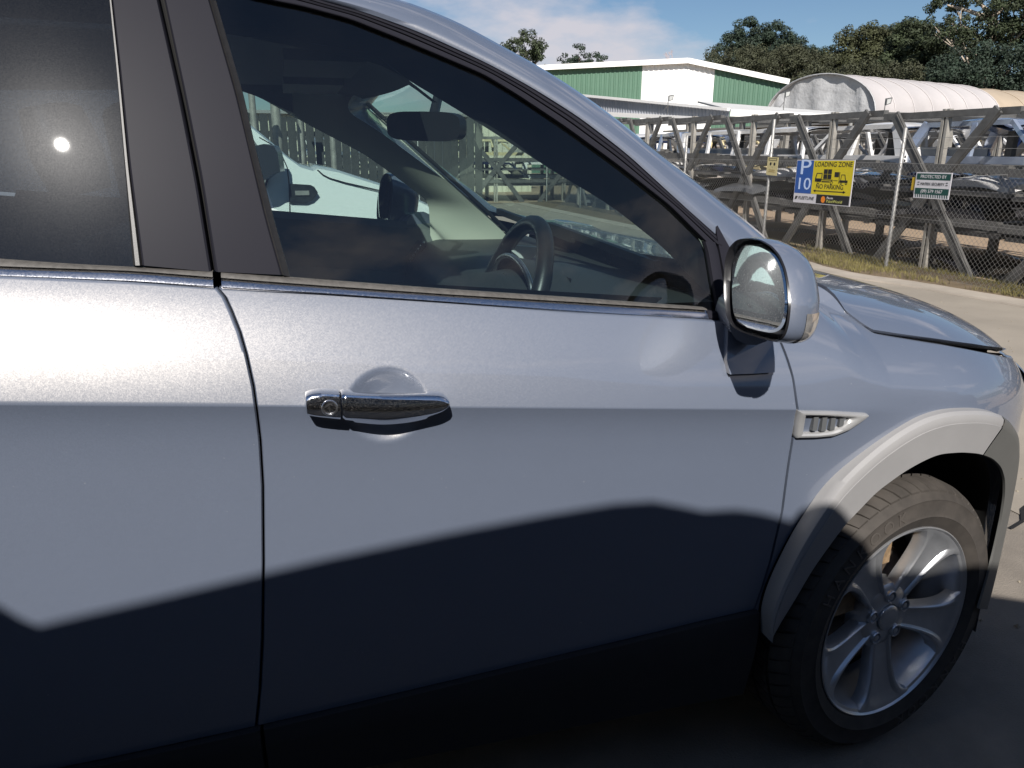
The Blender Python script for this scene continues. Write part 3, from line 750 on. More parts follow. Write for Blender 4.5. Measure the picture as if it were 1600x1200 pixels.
    # steering wheel
    root = empty('steering_wheel'); root.parent = suv
    c = Vector((-.855, .50, 1.095)); ax = Vector((-.93, 0, .36)).normalized(); e1 = Vector((0, 1, 0)); e2 = ax.cross(e1).normalized(); e2 = e2 if e2.z > 0 else -e2
    ring = [c + e1*(.200*cos(2*pi*k/48)) + e2*(.200*sin(2*pi*k/48)) for k in range(49)]
    mb = MB(); mb.tube(ring, .0195, 12, cap=False); mb.build('rim', M_leather, root, smooth=60)
    mb = MB()
    for a in (0, pi, -pi/2): mb.bar(c-ax*.02, c + e1*(.175*cos(a)) + e2*(.175*sin(a)), .05, .018, up=tuple(ax))
    mb.build('spoke', M_brush, root)
    mb = MB(); mb.prism([c + e1*(.075*cos(2*pi*k/20)) + e2*(.065*sin(2*pi*k/20)) - ax*.0 for k in range(20)], ax*.03); mb.build('airbag_pad', M_leather, root, smooth=40)
    # interior mirror
    root = empty('interior_mirror'); root.parent = suv
    a = Vector((-1.055, .90, 1.512)); b = Vector((-.895, .73, 1.498)); d = (b-a).normalized(); up = Vector((0, 0, 1)); nrm = d.cross(up).normalized()
    pts = []; 
    L_ = (b-a).length
    for k in range(28):
        t = 2*pi*k/28; cx = (abs(cos(t))**.45)*(1 if cos(t) > 0 else -1); cz = (abs(sin(t))**.55)*(1 if sin(t) > 0 else -1)
        pts.append(a.lerp(b, .5) + d*(L_*.5*cx) + up*(.036*cz + .004*cx))
    mb = MB(); mb.prism(pts, nrm*.03); mb.build('mirror_case', M_leather, root, smooth=40)
    mb = MB(); mb.tube([a.lerp(b, .5)+Vector((.01, 0, .02)), Vector((-.93, .90, 1.60)), Vector((-.96, .92, 1.66))], .014, 8); mb.build('mirror_stalk', M_leather, root, smooth=60)
    # sun visors folded up, front seats
    for y0 in (.42, 1.02):
        mb = MB(); mb.box((-1.33, y0, 1.615), (-1.17, y0+.38, 1.635)); mb.build('sun_visor', M_head, suv)
    for y0 in (.50, 1.35):
        root = empty('front_seat'); root.parent = suv
        def pad(nm, p, q, w, th):
            p = Vector(p); q = Vector(q); dd = (q-p).normalized(); wv = Vector((0, 1, 0)); tv = dd.cross(wv); rows = []
            for i in range(9):
                t = i/8; r = []
                for k in range(20):
                    s = 2*pi*k/20; cx = abs(cos(s))**.5*(1 if cos(s) > 0 else -1); cz = abs(sin(s))**.6*(1 if sin(s) > 0 else -1); e = .82+.18*sin(pi*min(1, max(0, t)))
                    r.append(p.lerp(q, t)+wv*(w/2*cx*e)+tv*(th/2*cz*e))
                rows.append(r)
            m_ = MB(); m_.grid(rows, True); k0 = 0; m_.f.append(tuple(range(20))); m_.f.append(tuple(160+i for i in range(20))); m_.build(nm, M_leather, root, smooth=60)
        pad('seat_cushion', (-1.02, y0, .70), (-1.50, y0, .66), .50, .16); pad('backrest', (-1.50, y0, .70), (-1.72, y0, 1.28), .48, .14); pad('headrest', (-1.735, y0, 1.36), (-1.77, y0, 1.52), .26, .10)
        mb = MB(); mb.tube([(-1.36, y0+(.27 if y0 > 1 else .24), .70), (-1.33, y0+(.27 if y0 > 1 else .24), .92)], .012, 8); mb.build('belt_buckle_stalk', M_trim, root, smooth=60)
make_cabin()

# ---------------------------------------------------------------- wheels
def text_mesh(s, size, extrude=.0, align='CENTER', shear=0., spacing=1.):
    c = bpy.data.curves.new('t', 'FONT'); c.body = s; c.size = size; c.extrude = extrude; c.align_x = align; c.align_y = 'CENTER'; c.shear = shear; c.space_character = spacing
    c.resolution_u = 3
    o = bpy.data.objects.new('t', c); COL.objects.link(o); bpy.context.view_layer.update()
    dg = bpy.context.evaluated_depsgraph_get(); me = bpy.data.meshes.new_from_object(o.evaluated_get(dg)); bpy.data.objects.remove(o); return me
def text_into(mb, s, size, frame, extrude=.001, **k):
    """frame: Matrix taking the text plane (x right, y up, z out) into place"""
    me = text_mesh(s, size, extrude, **k); n = len(mb.v)
    mb.v += [tuple(frame @ v.co) for v in me.vertices]; mb.f += [tuple(i+n for i in p.vertices) for p in me.polygons]; bpy.data.meshes.remove(me)

def make_wheel():
    w = empty('wheel'); w.parent = suv
    prof = [(.236, .03), (.247, .006), (.252, .001), (.262, -.005), (.278, -.0105), (.283, -.0135), (.288, -.0108), (.305, -.011), (.318, -.007), (.3235, -.0085), (.329, -.001), (.340, .011), (.3475, .026), (.351, .045), (.353, .12), (.351, .19), (.345, .215), (.325, .235), (.29, .243), (.25, .235), (.236, .21)]
    mb = MB(); mb.lathe(prof, (0, 0, 0), n=128); mb.build('tyre', M_tyre, w, smooth=35)
    mb = MB(); N = 62
    def ring_block(a0, a1, sec, skew=0.):
        rows = []
        for (r, y) in sec:
            k = skew*y; rows.append([(r*cos(a0+k), y, r*sin(a0+k)), (r*cos((a0+a1)/2+k), y, r*sin((a0+a1)/2+k)), (r*cos(a1+k), y, r*sin(a1+k))])
        inner = [(r-.010, y) for r, y in sec]
        R2 = [[(r*cos(a+skew*y), y, r*sin(a+skew*y)) for a in (a0, (a0+a1)/2, a1)] for r, y in inner]
        k = len(mb.v); n = len(sec)
        for R in (rows, R2):
            for row in R: mb.v += row
        for i in range(n-1):
            for j in range(2):
                A = k+i*3+j; mb.f.append((A, A+1, A+4, A+3))
            A = k+i*3; Bq = A+3*n; mb.f.append((A, A+3, Bq+3, Bq)); mb.f.append((A+2, Bq+2, Bq+5, A+5))
        mb.f.append((k, k+3*n, k+3*n+1, k+1)); mb.f.append((k+1, k+3*n+1, k+3*n+2, k+2))
        A = k+3*(n-1); Bq = A+3*n; mb.f.append((A, A+1, Bq+1, Bq)); mb.f.append((A+1, A+2, Bq+2, Bq+1))
    for i in range(N):
        a = 2*pi*i/N; g = 2*pi/N
        ring_block(a, a+g*.84, [(.3425, .008), (.3515, .022), (.3575, .038), (.3590, .055)], 1.2)
        ring_block(a+g*.3, a+g*1.16, [(.3595, .064), (.3605, .085), (.361, .104)], -2.0)
        ring_block(a, a+g*.86, [(.361, .114), (.361, .135), (.3605, .150)], 2.0)
        ring_block(a, a+g*.84, [(.360, .160), (.357, .185), (.348, .208)], -1.2)
    mb.build('tread_blocks', M_tyre, w, smooth=25)
    # raised maker's lettering, running round the sidewall
    word = 'HANKOOK'
    for start in (radians(152), radians(332)):
        mb = MB()
        for k, ch in enumerate(word):
            a = start - radians(8.4)*k; r = .300
            X = Vector((sin(a), 0, -cos(a))); Yv = Vector((cos(a), 0, sin(a)))
            M = Matrix((X, Yv, Vector((0, -1, 0)))).transposed().to_4x4(); M.translation = Yv*r + Vector((0, -.0112, 0))
            text_into(mb, ch, .042, M, .0009)
        tag(mb.build('tyre_lettering', mat('raised_rubber', (.075, .066, .058), .6), w), kind='stuff')
    # alloy rim: lip, barrel, five broad spokes with a recessed face, hub
    mb = MB(); mb.lathe([(.232, .028), (.240, .010), (.246, .0005), (.2495, -.0035), (.2520, -.0025), (.2520, .012)], (0, 0, 0), n=96)
    mb.lathe([(.246, .002), (.2385, .006), (.2335, .018), (.229, .05), (.212, .085), (.206, .21)], (0, 0, 0), n=96)
    mb.build('rim_barrel', M_alloy, w, smooth=35)
    def spoke(ang):
        rs = [.045, .06, .08, .10, .125, .15, .175, .195, .210, .222, .232, .2395, .2455]
        ws = [.026, .030, .032, .034, .037, .041, .047, .054, .062, .071, .082, .093, .100]
        ys = [.030, .029, .027, .0245, .021, .017, .013, .0095, .007, .005, .0035, .002, .0008]
        cs = [(-1.0, .034), (-.985, .012), (-.93, .003), (-.86, 0), (-.74, 0), (-.66, .003), (-.60, .0075), (-.3, .0085), (0, .009)]
        cs = cs + [(-c, d) for c, d in cs[-2::-1]]
        rows = []
        for r, hw, y in zip(rs, ws, ys):
            row = []; fade = sstep(.242, .215, r)*sstep(.05, .075, r)
            for c, d in cs:
                th = c*hw/r; dd = d*(fade if abs(c) < .9 else 1)
                if abs(c) > .9: dd = d*(1 if r < .235 else .3)
                a = ang+th; row.append((r*cos(a), y+dd, r*sin(a)))
            rows.append(row)
        m_ = MB(); m_.grid(rows); return m_
    for k in range(5):
        spoke(radians(55+72*k)).build('spoke', M_alloy, w, smooth=28)
    mb = MB(); mb.lathe([(.092, .075), (.086, .040), (.074, .031), (.050, .029), (.036, .028), (.034, .034), (.0, .034)], (0, 0, 0), n=48); mb.build('hub', M_alloy, w, smooth=35)
    mb = MB(); mb.lathe([(.033, .034), (.033, .023), (.030, .0205), (.024, .0195), (.0001, .0185)], (0, 0, 0), n=32)
    cap = mb.build('hub_cap', M_alloy, w, smooth=35)
    for k in range(5):
        a = radians(91+72*k); c = (.058*cos(a), .024, .058*sin(a)); nb = MB()
        nb.lathe([(.0165, .012), (.0165, .0), (.0150, -.0025), (.0130, -.002), (.0118, .010), (.0001, .010)], c, n=24); nb.lathe([(.0085, .010), (.0085, -.001), (.0001, -.0025)], c, n=6)
        nb.build('wheel_nut', M_alloy, w, smooth=30)
    mb = MB(); mb.lathe([(.155, .095), (.155, .105), (.02, .100)], (0, 0, 0), n=48); mb.lathe([(.16, .093), (.16, .115), (.1, .115)], (0, 0, 0), n=48); mb.build('brake_disc', M_disc, w, smooth=35)
    mb = MB(); mb.box((-.165, .055, .03), (-.09, .125, .14)); mb.box((-.05, .06, .13), (.02, .11, .185)); mb.build('brake_caliper', mat('rusty_caliper', (.30, .20, .11), .7, .2, var=(50, .5), bump=(90, .5, .004)), w)
    mb = MB(); mb.box((-.2, .125, -.2), (.2, .22, .2)); mb.lathe([(.205, .12), (.205, .24), (0.001, .24)], (0, 0, 0), n=40); mb.build('wheel_inside', M_gap, w)
    return w
wheel = make_wheel(); wheel.location = (0, .03, .356); wheel.rotation_euler.z = radians(10.6)
def put(o, loc, rz):
    o.location = loc; o.rotation_euler.z = rz
w = copy_tree(wheel, suv); put(w, (-2.707, .03, .356), 0)
w = copy_tree(wheel, suv); put(w, (0, 1.82, .356), pi+radians(9))
w = copy_tree(wheel, suv); put(w, (-2.707, 1.82, .356), pi)

# ---------------------------------------------------------------- door handle
def make_handle():
    h = empty('door_handle'); h.parent = suv
    Y1 = -.040
    top = [(-1.3407, 1.0625), (-1.3375, 1.0655), (-1.3173, 1.0676), (-1.2718, 1.0622), (-1.2148, 1.0558), (-1.1616, 1.0509), (-1.1236, 1.0471), (-1.1093, 1.0437), (-1.1039, 1.0369)]
    bot = [(-1.3427, 1.0343), (-1.3399, 1.0307), (-1.3199, 1.0273), (-1.274, 1.0214), (-1.2165, 1.0155), (-1.1627, 1.0135), (-1.1243, 1.0157), (-1.1098, 1.019), (-1.1041, 1.0255)]
    und = [(-1.3418, 1.0286), (-1.338, 1.025), (-1.3199, 1.0211), (-1.279, 1.0117), (-1.216, 0.9989), (-1.1616, 0.9995), (-1.1226, 1.0064), (-1.1079, 1.0121), (-1.1022, 1.0197)]
    T = smooth_curve([(x, 0, z) for x, z in top], 60, 5); Bt = smooth_curve([(x, 0, z) for x, z in bot], 60, 8); U = smooth_curve([(x, 0, z) for x, z in und], 60, 30)
    xs = T[0].x; xe = T[-1].x; xsplit = [(-1.2845, 1.0379)][0][0]
    def seg(xa, xb, nm, back=True):
        rows = []
        n = 44
        for i in range(n+1):
            t = i/n; x = xa+(xb-xa)*t
            zt = inv([(p.x, p.z) for p in T], x, 1, 0); zb = inv([(p.x, p.z) for p in Bt], x, 1, 0); zu = min(zb-.001, inv([(p.x, p.z) for p in U], x, 1, 0))
            bow = .006*sin(pi*(x-xs)/(xe-xs)); e = 1-(abs(2*t-1))**24 * .35
            yb = B(x, (zt+zb)/2) - .004
            if nm == 'grip' and .10 < t < .80: yb -= .016
            yf = -.036-bow; h_ = zt-zb
            row = [(x, yb, zt-.002), (x, yb+(yf-yb)*.5, zt+.0005), (x, yf+.0060, zt-.0004), (x, yf+.0030, zt-.0014), (x, yf+.0004, zt-h_*.14), (x, yf-.0022, zt-h_*.36), (x, yf-.0034, zt-h_*.62), (x, yf-.0022, zt-h_*.86), (x, yf+.0020, zb-.0002), (x, yf+.010, (zu+zb)/2-.001), (x, (yf+yb)/2+.004, zu), (x, yb, zu+.003)]
            c = Vector((x, (yf+yb)/2, (zt+zb)/2))
            row = [Vector(p) for p in row]
            if t < .02 or t > .98: row = [c.lerp(p, .90) for p in row]
            rows.append(row)
        rows = [[Vector((r.x, (r.y-rows[0][0].y)*.0+rows[0][0].y, rows[0][6].z)) for r in rows[0]]] + rows + [[Vector((r.x, rows[-1][0].y, rows[-1][6].z)) for r in rows[-1]]]
        mb = MB(); mb.grid(rows); return mb.build(nm, M_chrome_dirty, h, smooth=40)
    seg(xs, xsplit-.0012, 'lock_cover'); seg(xsplit+.0012, xe, 'grip')
    lc = [(-1.3036, 1.0429)][0]
    mb = MB(); c = (lc[0], -.0405, lc[1])
    mb.lathe([(.0135, .004), (.0135, -.002), (.0125, -.0035), (.0105, -.0035), (.0098, -.001), (.0001, -.001)], c, n=32); mb.build('lock_cylinder', M_brush, h, smooth=30)
    mb = MB(); mb.box((c[0]-.0012, c[1]-.0018, c[2]-.006), (c[0]+.0012, c[1]-.0005, c[2]+.006)); mb.build('keyhole', M_gap, h)
M_chrome_dirty = dusty(mat('dirty_chrome', (.74, .76, .80), .07, 1., rvar=(300, .05), bump=(500, .05, .0006)), 760, .52, .72, .14)
make_handle()

# ---------------------------------------------------------------- wing vent
def make_vent():
    v = empty('wing_vent'); v.parent = suv
    O = [(-0.3769, 0.9425), (-0.2931, 0.9344), (-0.2093, 0.9227), (-0.202, 0.9178), (-0.2156, 0.9073), (-0.2441, 0.889), (-0.2791, 0.8767), (-0.3234, 0.8762), (-0.3694, 0.8792), (-0.3744, 0.9109)]
    I = [(-0.358, 0.9308), (-0.3053, 0.9248), (-0.2548, 0.9177), (-0.2509, 0.9144), (-0.2567, 0.9068), (-0.2684, 0.8981), (-0.2877, 0.8906), (-0.3185, 0.8884), (-0.3538, 0.8905), (-0.355, 0.9107)]
    n = 90
    o = resample([(x, 0, z) for x, z in O+O[:1]], n+1)[:-1]; i_ = resample([(x, 0, z) for x, z in I+I[:1]], n+1)[:-1]
    c = sum(i_, Vector())/n
    # start both loops at the same corner
    def loop(t, off): return [P3(a.lerp(b, t).x, a.lerp(b, t).z, off) for a, b in zip(o, i_)]
    rows = [loop(0, -.012), loop(0, .002), loop(.07, .008), loop(.25, .0115), loop(.55, .0125), (loop(.85, .010)), loop(.97, .006), loop(1.0, -.004)]
    mb = MB(); mb.grid(rows, True); mb.build('vent_frame', mat('satin_vent', (.42, .42, .42), .42, .45, var=(30, .9)), v, smooth=35)
    mb = MB(); k = loop(1.0, -.004); mb.v = [tuple(p) for p in k]+[tuple(P3(c.x, c.z, -.006))]; mb.f = [(j, (j+1) % n, n) for j in range(n)]; mb.build('vent_mesh', mat('vent_dark', (.03, .032, .035), .6, bump=(600, .8, .002)), v)
    for k in range(4):
        f = MB(); x0 = I[0][0]+.022+.021*k; z1 = I[0][1]-.006-.003*k; h_ = (.030, .030, .026, .017)[k]
        f.box((x0, B(x0, z1)-.006, z1-h_), (x0+.011, B(x0, z1)+.004, z1)); f.build('vent_fin', mat('vent_fin_grey', (.13, .135, .14), .4, .3), v)
make_vent()

# ---------------------------------------------------------------- door mirrors
MIR_O, MIR_N = (-.545, -.17, 1.2), (-.975, -.05, .09)
def make_mirror(mirror_y=False):
    r = empty('door_mirror'); r.parent = suv
    O = [(-0.5545, 0.0184, 1.1737), (-0.5504, 0.0329, 1.2081), (-0.5461, 0.0422, 1.2495), (-0.5444, 0.0333, 1.2748), (-0.5443, 0.0115, 1.2903), (-0.5458, -0.0239, 1.2975), (-0.5483, -0.0683, 1.2988), (-0.5514, -0.1086, 1.2923), (-0.5544, -0.1391, 1.2798), (-0.5576, -0.1632, 1.2607), (-0.5608, -0.1809, 1.237), (-0.5644, -0.1964, 1.2081), (-0.5675, -0.2012, 1.1772), (-0.5692, -0.1988, 1.1562), (-0.5695, -0.1871, 1.1448), (-0.5689, -0.1656, 1.1375), (-0.5664, -0.1186, 1.1333), (-0.5634, -0.0632, 1.1299), (-0.5609, -0.0262, 1.1325), (-0.5584, -0.002, 1.1445)]
    Gp = [(-0.5503, 0.0066, 1.1855), (-0.5436, 0.0226, 1.2156), (-0.537, 0.0362, 1.2464), (-0.5344, 0.0302, 1.2664), (-0.5346, 0.012, 1.2781), (-0.5364, -0.0153, 1.2859), (-0.5412, -0.0593, 1.2875), (-0.5458, -0.0941, 1.2839), (-0.5507, -0.1237, 1.2745), (-0.5557, -0.1481, 1.2607), (-0.5614, -0.1689, 1.2404), (-0.5683, -0.1892, 1.2122), (-0.5733, -0.1973, 1.1874), (-0.5759, -0.1955, 1.17), (-0.5761, -0.1815, 1.1593), (-0.5748, -0.1607, 1.1524), (-0.5707, -0.117, 1.147), (-0.5666, -0.0766, 1.1437), (-0.5624, -0.0399, 1.144), (-0.5576, -0.0148, 1.1556)]
    n = 96
    def closed(P, k=2):
        Q = resample(list(P)+[P[0]], n+1)[:-1]
        for _ in range(k): Q = [(Q[i-1]+Q[i]*2+Q[(i+1) % n])/4 for i in range(n)]
        return Q
    o = closed(O, 2); g = closed(Gp, 2); c = sum(o, Vector())/n; cg = sum(g, Vector())/n
    N = Vector((-.99, .06, .09)).normalized()
    def ring(s, d, sh=(0, 0, 0), sy=1.): 
        s3 = Vector(sh); return [c + Vector(((p-c).x*s, (p-c).y*s*sy, (p-c).z*s)) - N*d + s3 for p in o]
    def fl(pts): return [Vector((p.x, 1.85-p.y, p.z)) for p in pts] if mirror_y else pts
    rows = [ring(.955, .014), ring(.965, .001), ring(.985, -.003), ring(1.0, .0005), ring(1.015, .008), ring(1.02, .022), ring(1.008, .038, (0, .002, -.0)), ring(.97, .057, (0, .006, -.001)), ring(.89, .072, (0, .012, -.002)), ring(.74, .084, (0, .019, -.004)), ring(.5, .092, (0, .026, -.006)), ring(.2, .096, (0, .031, -.008)), ring(.001, .097, (0, .033, -.008))]
    mb = MB(); mb.grid([fl(r_) for r_ in rows[3:]], True); mb.build('mirror_housing', M_paint, r, smooth=50)
    mb = MB(); mb.grid([fl(r_) for r_ in rows[:4]], True)
    mb.grid([fl(ring(.955, .014)), fl([p + Vector((.012, 0, 0)) for p in g])], True)
    bk = [p + Vector((.012, 0, 0)) for p in g]; k = len(mb.v); mb.v += [tuple(p) for p in fl(bk)]; mb.f.append(tuple(range(k, k+n))); mb.build('mirror_rim', mat('mirror_rim_black', (.015, .015, .017), .22), r, smooth=50)
    # glass on its own swivelled plane, bevelled edge
    NG = Vector((-.981, .112, .160)).normalized(); gl = g; cc = sum(gl, Vector())/n
    if mirror_y: gl = [cc + Matrix.Rotation(radians(28), 3, 'Z') @ (p-cc)*.86 for p in gl]
    rows = [[cc.lerp(p, s) for p in gl] for s in (.0001, .5, .955)] + [[cc.lerp(p, 1.0) - NG*.0022 for p in gl]]
    mb = MB(); mb.grid([fl(r_) for r_ in rows], True); mb.build('mirror_glass', M_mirror, r, smooth=20)
    # clear indicator lens let into the outer end of the housing
    idx = [i for i in range(n) if o[i].z < c.z-.012 and o[i].y < c.y-.055]
    rows = []
    for s_, d_, sh in ((1.026, .030, 0), (1.022, .038, .001), (1.010, .046, .003), (.982, .057, .006), (.94, .066, .009)):
        rows.append([c + (o[i]-c)*s_ - N*d_ + Vector((0, sh, -.001)) for i in idx])
    mb = MB(); mb.grid([fl(r_) for r_ in rows]); mb.build('indicator_lens', M_lens, r, smooth=50)
    # foot plate on the door
    f = [(-.565, 1.135), (-.45, 1.118), (-.405, 1.112), (-.412, 1.052), (-.50, 1.048), (-.53, 1.050)]
    f = [(-0.516, 1.1222), (-0.4012, 1.0914), (-0.4293, 1.0235), (-0.4819, 1.025), (-0.5333, 1.0277), (-0.5358, 1.0537)]
    mb = MB()
    front = [Vector((x, min(B(x, z)-.014, B(x, z)-.014), z)) for x, z in f]; back = [Vector((x, B(x, z)+.01, z)) for x, z in f]
    fr = fl(front); bc = fl(back); m_ = len(f)
    mb.v = [tuple(p) for p in fr+bc]; mb.f = [tuple(range(m_))] + [(i, (i+1) % m_, (i+1) % m_+m_, i+m_) for i in range(m_)]
    mb.build('mirror_foot', M_paint, r)
    mb = MB(); mb.tube(fl([Vector((-.50, .0, 1.13)), Vector((-.485, .03, 1.135)), Vector((-.47, .10, 1.14))]), [.045, .05, .05], 14); mb.build('mirror_arm', M_paint, r, smooth=60)
    return r
M_mirror = glass_mat('unused', (1, 1, 1)) if False else mat('dusty_mirror', (.80, .84, .86), .025, 1., rvar=None)
def dust_mirror(m):
    nt = m.node_tree; b = nt.nodes['Principled BSDF']; N = nt.nodes.new; L = nt.links.new; out = nt.nodes['Material Output']
    tc = N('ShaderNodeTexCoord'); n = N('ShaderNodeTexNoise'); n.inputs['Scale'].default_value = 330; n.inputs['Detail'].default_value = 4; L(tc.outputs['Object'], n.inputs['Vector'])
    r = N('ShaderNodeValToRGB'); r.color_ramp.elements[0].position = .50; r.color_ramp.elements[1].position = .66; r.color_ramp.elements[0].color = (.015, .015, .015, 1); r.color_ramp.elements[1].color = (.30, .30, .30, 1); L(n.outputs['Fac'], r.inputs['Fac'])
    g = N('ShaderNodeBsdfGlossy'); g.inputs['Roughness'].default_value = .32; g.inputs['Color'].default_value = (.75, .76, .76, 1)
    mx = N('ShaderNodeMixShader'); L(r.outputs['Color'], mx.inputs['Fac']); L(b.outputs['BSDF'], mx.inputs[1]); L(g.outputs['BSDF'], mx.inputs[2]); L(mx.outputs['Shader'], out.inputs['Surface'])
dust_mirror(M_mirror)
make_mirror(False); fm = make_mirror(True); fm.scale = (1.25, 1.25, 1.25); fm.location = (-.27, -.4925, -.2625)

# ================================================================ THE PLACE
M_ground = mat('worn_asphalt', (.235, .205, .17), .92, var=(5, .72, 8), bump=(160, .7, .006))
M_drive = mat('driveway_concrete', (.32, .28, .228), .9, var=(.9, .72, 10), bump=(70, .35, .004))
M_yard = mat('yard_dirt', (.36, .265, .18), .95, var=(.8, .75, 8), bump=(20, .5, .02))
M_soil = mat('verge_soil', (.17, .125, .075), .95, var=(6, .6, 8), bump=(40, .8, .02))
M_galv = mat('galvanised_steel', (.36, .35, .33), .5, .5, var=(20, .7))
M_rack = mat('weathered_rack_steel', (.155, .15, .142), .5, .35, var=(9, .6, 7), rvar=(14, .15))
M_rackl = mat('bright_rack_steel', (.45, .42, .37), .5, .4, var=(9, .6))
def flat(name, pts, z, m, kind='structure'):
    return tag(from_data(name, [(x, y, z) for x, y in pts], [tuple(range(len(pts)))], m), kind=kind)
flat('ground', [(-300, -300), (400, -300), (400, 500), (-300, 500)], 0, M_ground)
flat('driveway', [(1.62, -9), (5.95, -9), (5.95, 4.2), (5.5, 6.3), (5.3, 8.2), (5.3, 20.5), (-12, 20.5), (-12, 17), (1.2, 17), (1.35, 7), (1.5, 1.2)], .004, M_drive)
flat('yard_ground', [(6.25, -20), (60, -20), (60, 80), (-30, 80), (-30, 20.8), (6.25, 20.8)], .006, M_yard)
# verge: a low bank of soil with blades of grass
VE = [(5.467, 7.783), (5.353, 7.255), (5.35, 6.646), (5.524, 6.199), (5.623, 5.938), (5.697, 5.437), (5.777, 5.019), (5.816, 4.75)]
def verge_x(y): return interp(sorted([(b, a) for a, b in VE] + [(3.0, 5.95), (1, 5.98), (-9, 6.0), (20, 5.3)]), y)
rows = []
for i in range(120):
    y = -9+29.5*i/119; x0 = verge_x(y)+.04*sin(i*1.7)*sin(i*.6); rows.append([(x0, y, .003), (x0+.05, y, .03), (x0+.2, y, .05), (6.15, y, .055), (6.5, y, .03), (6.55, y, .002)])
mb = MB(); mb.grid(rows); tag(mb.build('verge', M_soil, smooth=60), kind='structure')
rows = []
for i in range(100):
    y = -9+29.5*i/99; x0 = verge_x(y)+.02; rows.append([(x0-.34, y, .005), (x0-.335, y, .022), (x0, y, .024)])
mb = MB(); mb.grid(rows); tag(mb.build('kerb_edging', mat('pale_kerb', (.40, .35, .29), .9, var=(2.5, .7, 8), bump=(60, .4, .004)), smooth=30), kind='structure')
def make_grass():
    rnd = random.Random(3); vs = []; fs = []
    def blade(x, y, z, h, w, lean):
        a = rnd.uniform(0, 2*pi); dx, dy = cos(a)*w, sin(a)*w; k = len(vs); b = rnd.uniform(0, 2*pi); lx, ly = cos(b)*lean, sin(b)*lean
        vs.extend([(x-dx, y-dy, z), (x+dx, y+dy, z), (x+lx*.5+dx*.6, y+ly*.5+dy*.6, z+h*.6), (x+lx*.5-dx*.6, y+ly*.5-dy*.6, z+h*.6), (x+lx, y+ly, z+h)])
        fs.extend([(k, k+1, k+2, k+3), (k+3, k+2, k+4)])
    for i in range(34000):
        y = rnd.uniform(2.5, 13.5); x0 = verge_x(y); t = rnd.random()**1.0; x = x0+.05+(6.35-x0)*t
        n = sin(x*7+y*3.1)*sin(y*5.3-x*2)+sin(y*1.9)
        if rnd.random() > .55+.4*n: continue
        blade(x, y, .03, rnd.uniform(.03, .085), .004, rnd.uniform(.01, .05))
    o = from_data('verge_grass', vs, fs, mat('grass_blades', (.21, .18, .06), .8, var=(5, .45, 4))); tag(o, 'patchy short grass along the foot of the chain link fence', 'grass', kind='stuff')
make_grass()
# crack and joint in the asphalt ahead of the wheel
mb = MB(); pts = [(1.511, 0.965), (1.485, 0.918), (1.485, 0.802)] ; pts = [(1.35, .86), (1.46, .90), (1.55, .985), (1.70, 1.05), (2.0, 1.02), (2.6, 1.15)]
for a, b in zip(pts, pts[1:]):
    d = Vector((b[0]-a[0], b[1]-a[1], 0)).normalized(); nn = Vector((-d.y, d.x, 0))*.008
    mb.add([Vector((*a, .0085))-nn, Vector((*b, .0085))-nn, Vector((*b, .0085))+nn, Vector((*a, .0085))+nn], [(0, 1, 2, 3)])
tag(mb.build('asphalt_crack', M_gap), kind='structure')
mb = MB(); rnd = random.Random(9)
for i in range(900):
    x, y = rnd.uniform(.55, 5), rnd.uniform(-.6, 6); s = rnd.uniform(.003, .009)
    mb.add([(x-s, y-s, .002), (x+s, y-s*.7, .002), (x+s*.8, y+s, .002), (x-s*.9, y+s, .002), (x, y, .004+s)], [(0, 1, 4), (1, 2, 4), (2, 3, 4), (3, 0, 4)])
tag(mb.build('loose_gravel', mat('grit', (.30, .26, .20), .9, var=(9, .5)), fix=False), 'loose grit scattered over the asphalt ahead of the front wheel', 'gravel', kind='stuff')

# ---------------------------------------------------------------- chain link fence with signs
def make_fence():
    f = thing('chain_link_fence', 'galvanised chain link fence on pipe posts running behind the grass verge', 'fence', (5.9, 0, 0))
    r = .0017
    def wires(H0, H1, ya, yb, nm):
        mb = MB(); p = .062
        y = ya - H1
        while y < yb + H1:
            for s in (1, -1):
                # clip the diagonal to the panel
                y0, z0, y1, z1 = (y, H0, y+(H1-H0), H1) if s == 1 else (y, H1, y+(H1-H0), H0)
                if y1 <= ya or y0 >= yb: continue
                if y0 < ya: t = (ya-y0)/(y1-y0); y0, z0 = ya, z0+(z1-z0)*t
                if y1 > yb: t = (yb-y0)/(y1-y0); y1, z1 = yb, z0+(z1-z0)*t
                o = .003*s; d = Vector((0, y1-y0, z1-z0)).normalized(); a = Vector((1, 0, 0)); b = d.cross(a); k = len(mb.v)
                for c in ((o, y0, z0), (o, y1, z1)):
                    for q in range(3): t = 2*pi*q/3; mb.v.append(tuple(Vector(c)+a*(r*cos(t))+b*(r*sin(t))))
                for q in range(3): mb.f.append((k+q, k+(q+1) % 3, k+3+(q+1) % 3, k+3+q))
            y += p
        return tag(mb.build(nm, M_galv, f, fix=False), kind='stuff')
    wires(.03, 1.33, -3.0, 20.4, 'chain_link_mesh')
    for z in (.05, .70, 1.33, 1.50, 1.62): mb = MB(); mb.tube([(0, -3, z), (0, 20.4, z)], .0022 if z != 1.33 else .003, 5); mb.build('line_wire', M_galv, f)
    for k, y in enumerate((-4.07, -1.34, 1.39, 4.12, 6.85, 9.58, 12.31, 15.04, 17.77, 20.5)):
        h = 1.74 if k != 5 else 1.93
        mb = MB(); mb.tube([(.03, y, 0), (.03, y, h), (.03, y, h+.008)], [.024, .024, .012], 12); p = mb.build('fence_post', M_galv, f, smooth=60)
make_fence()
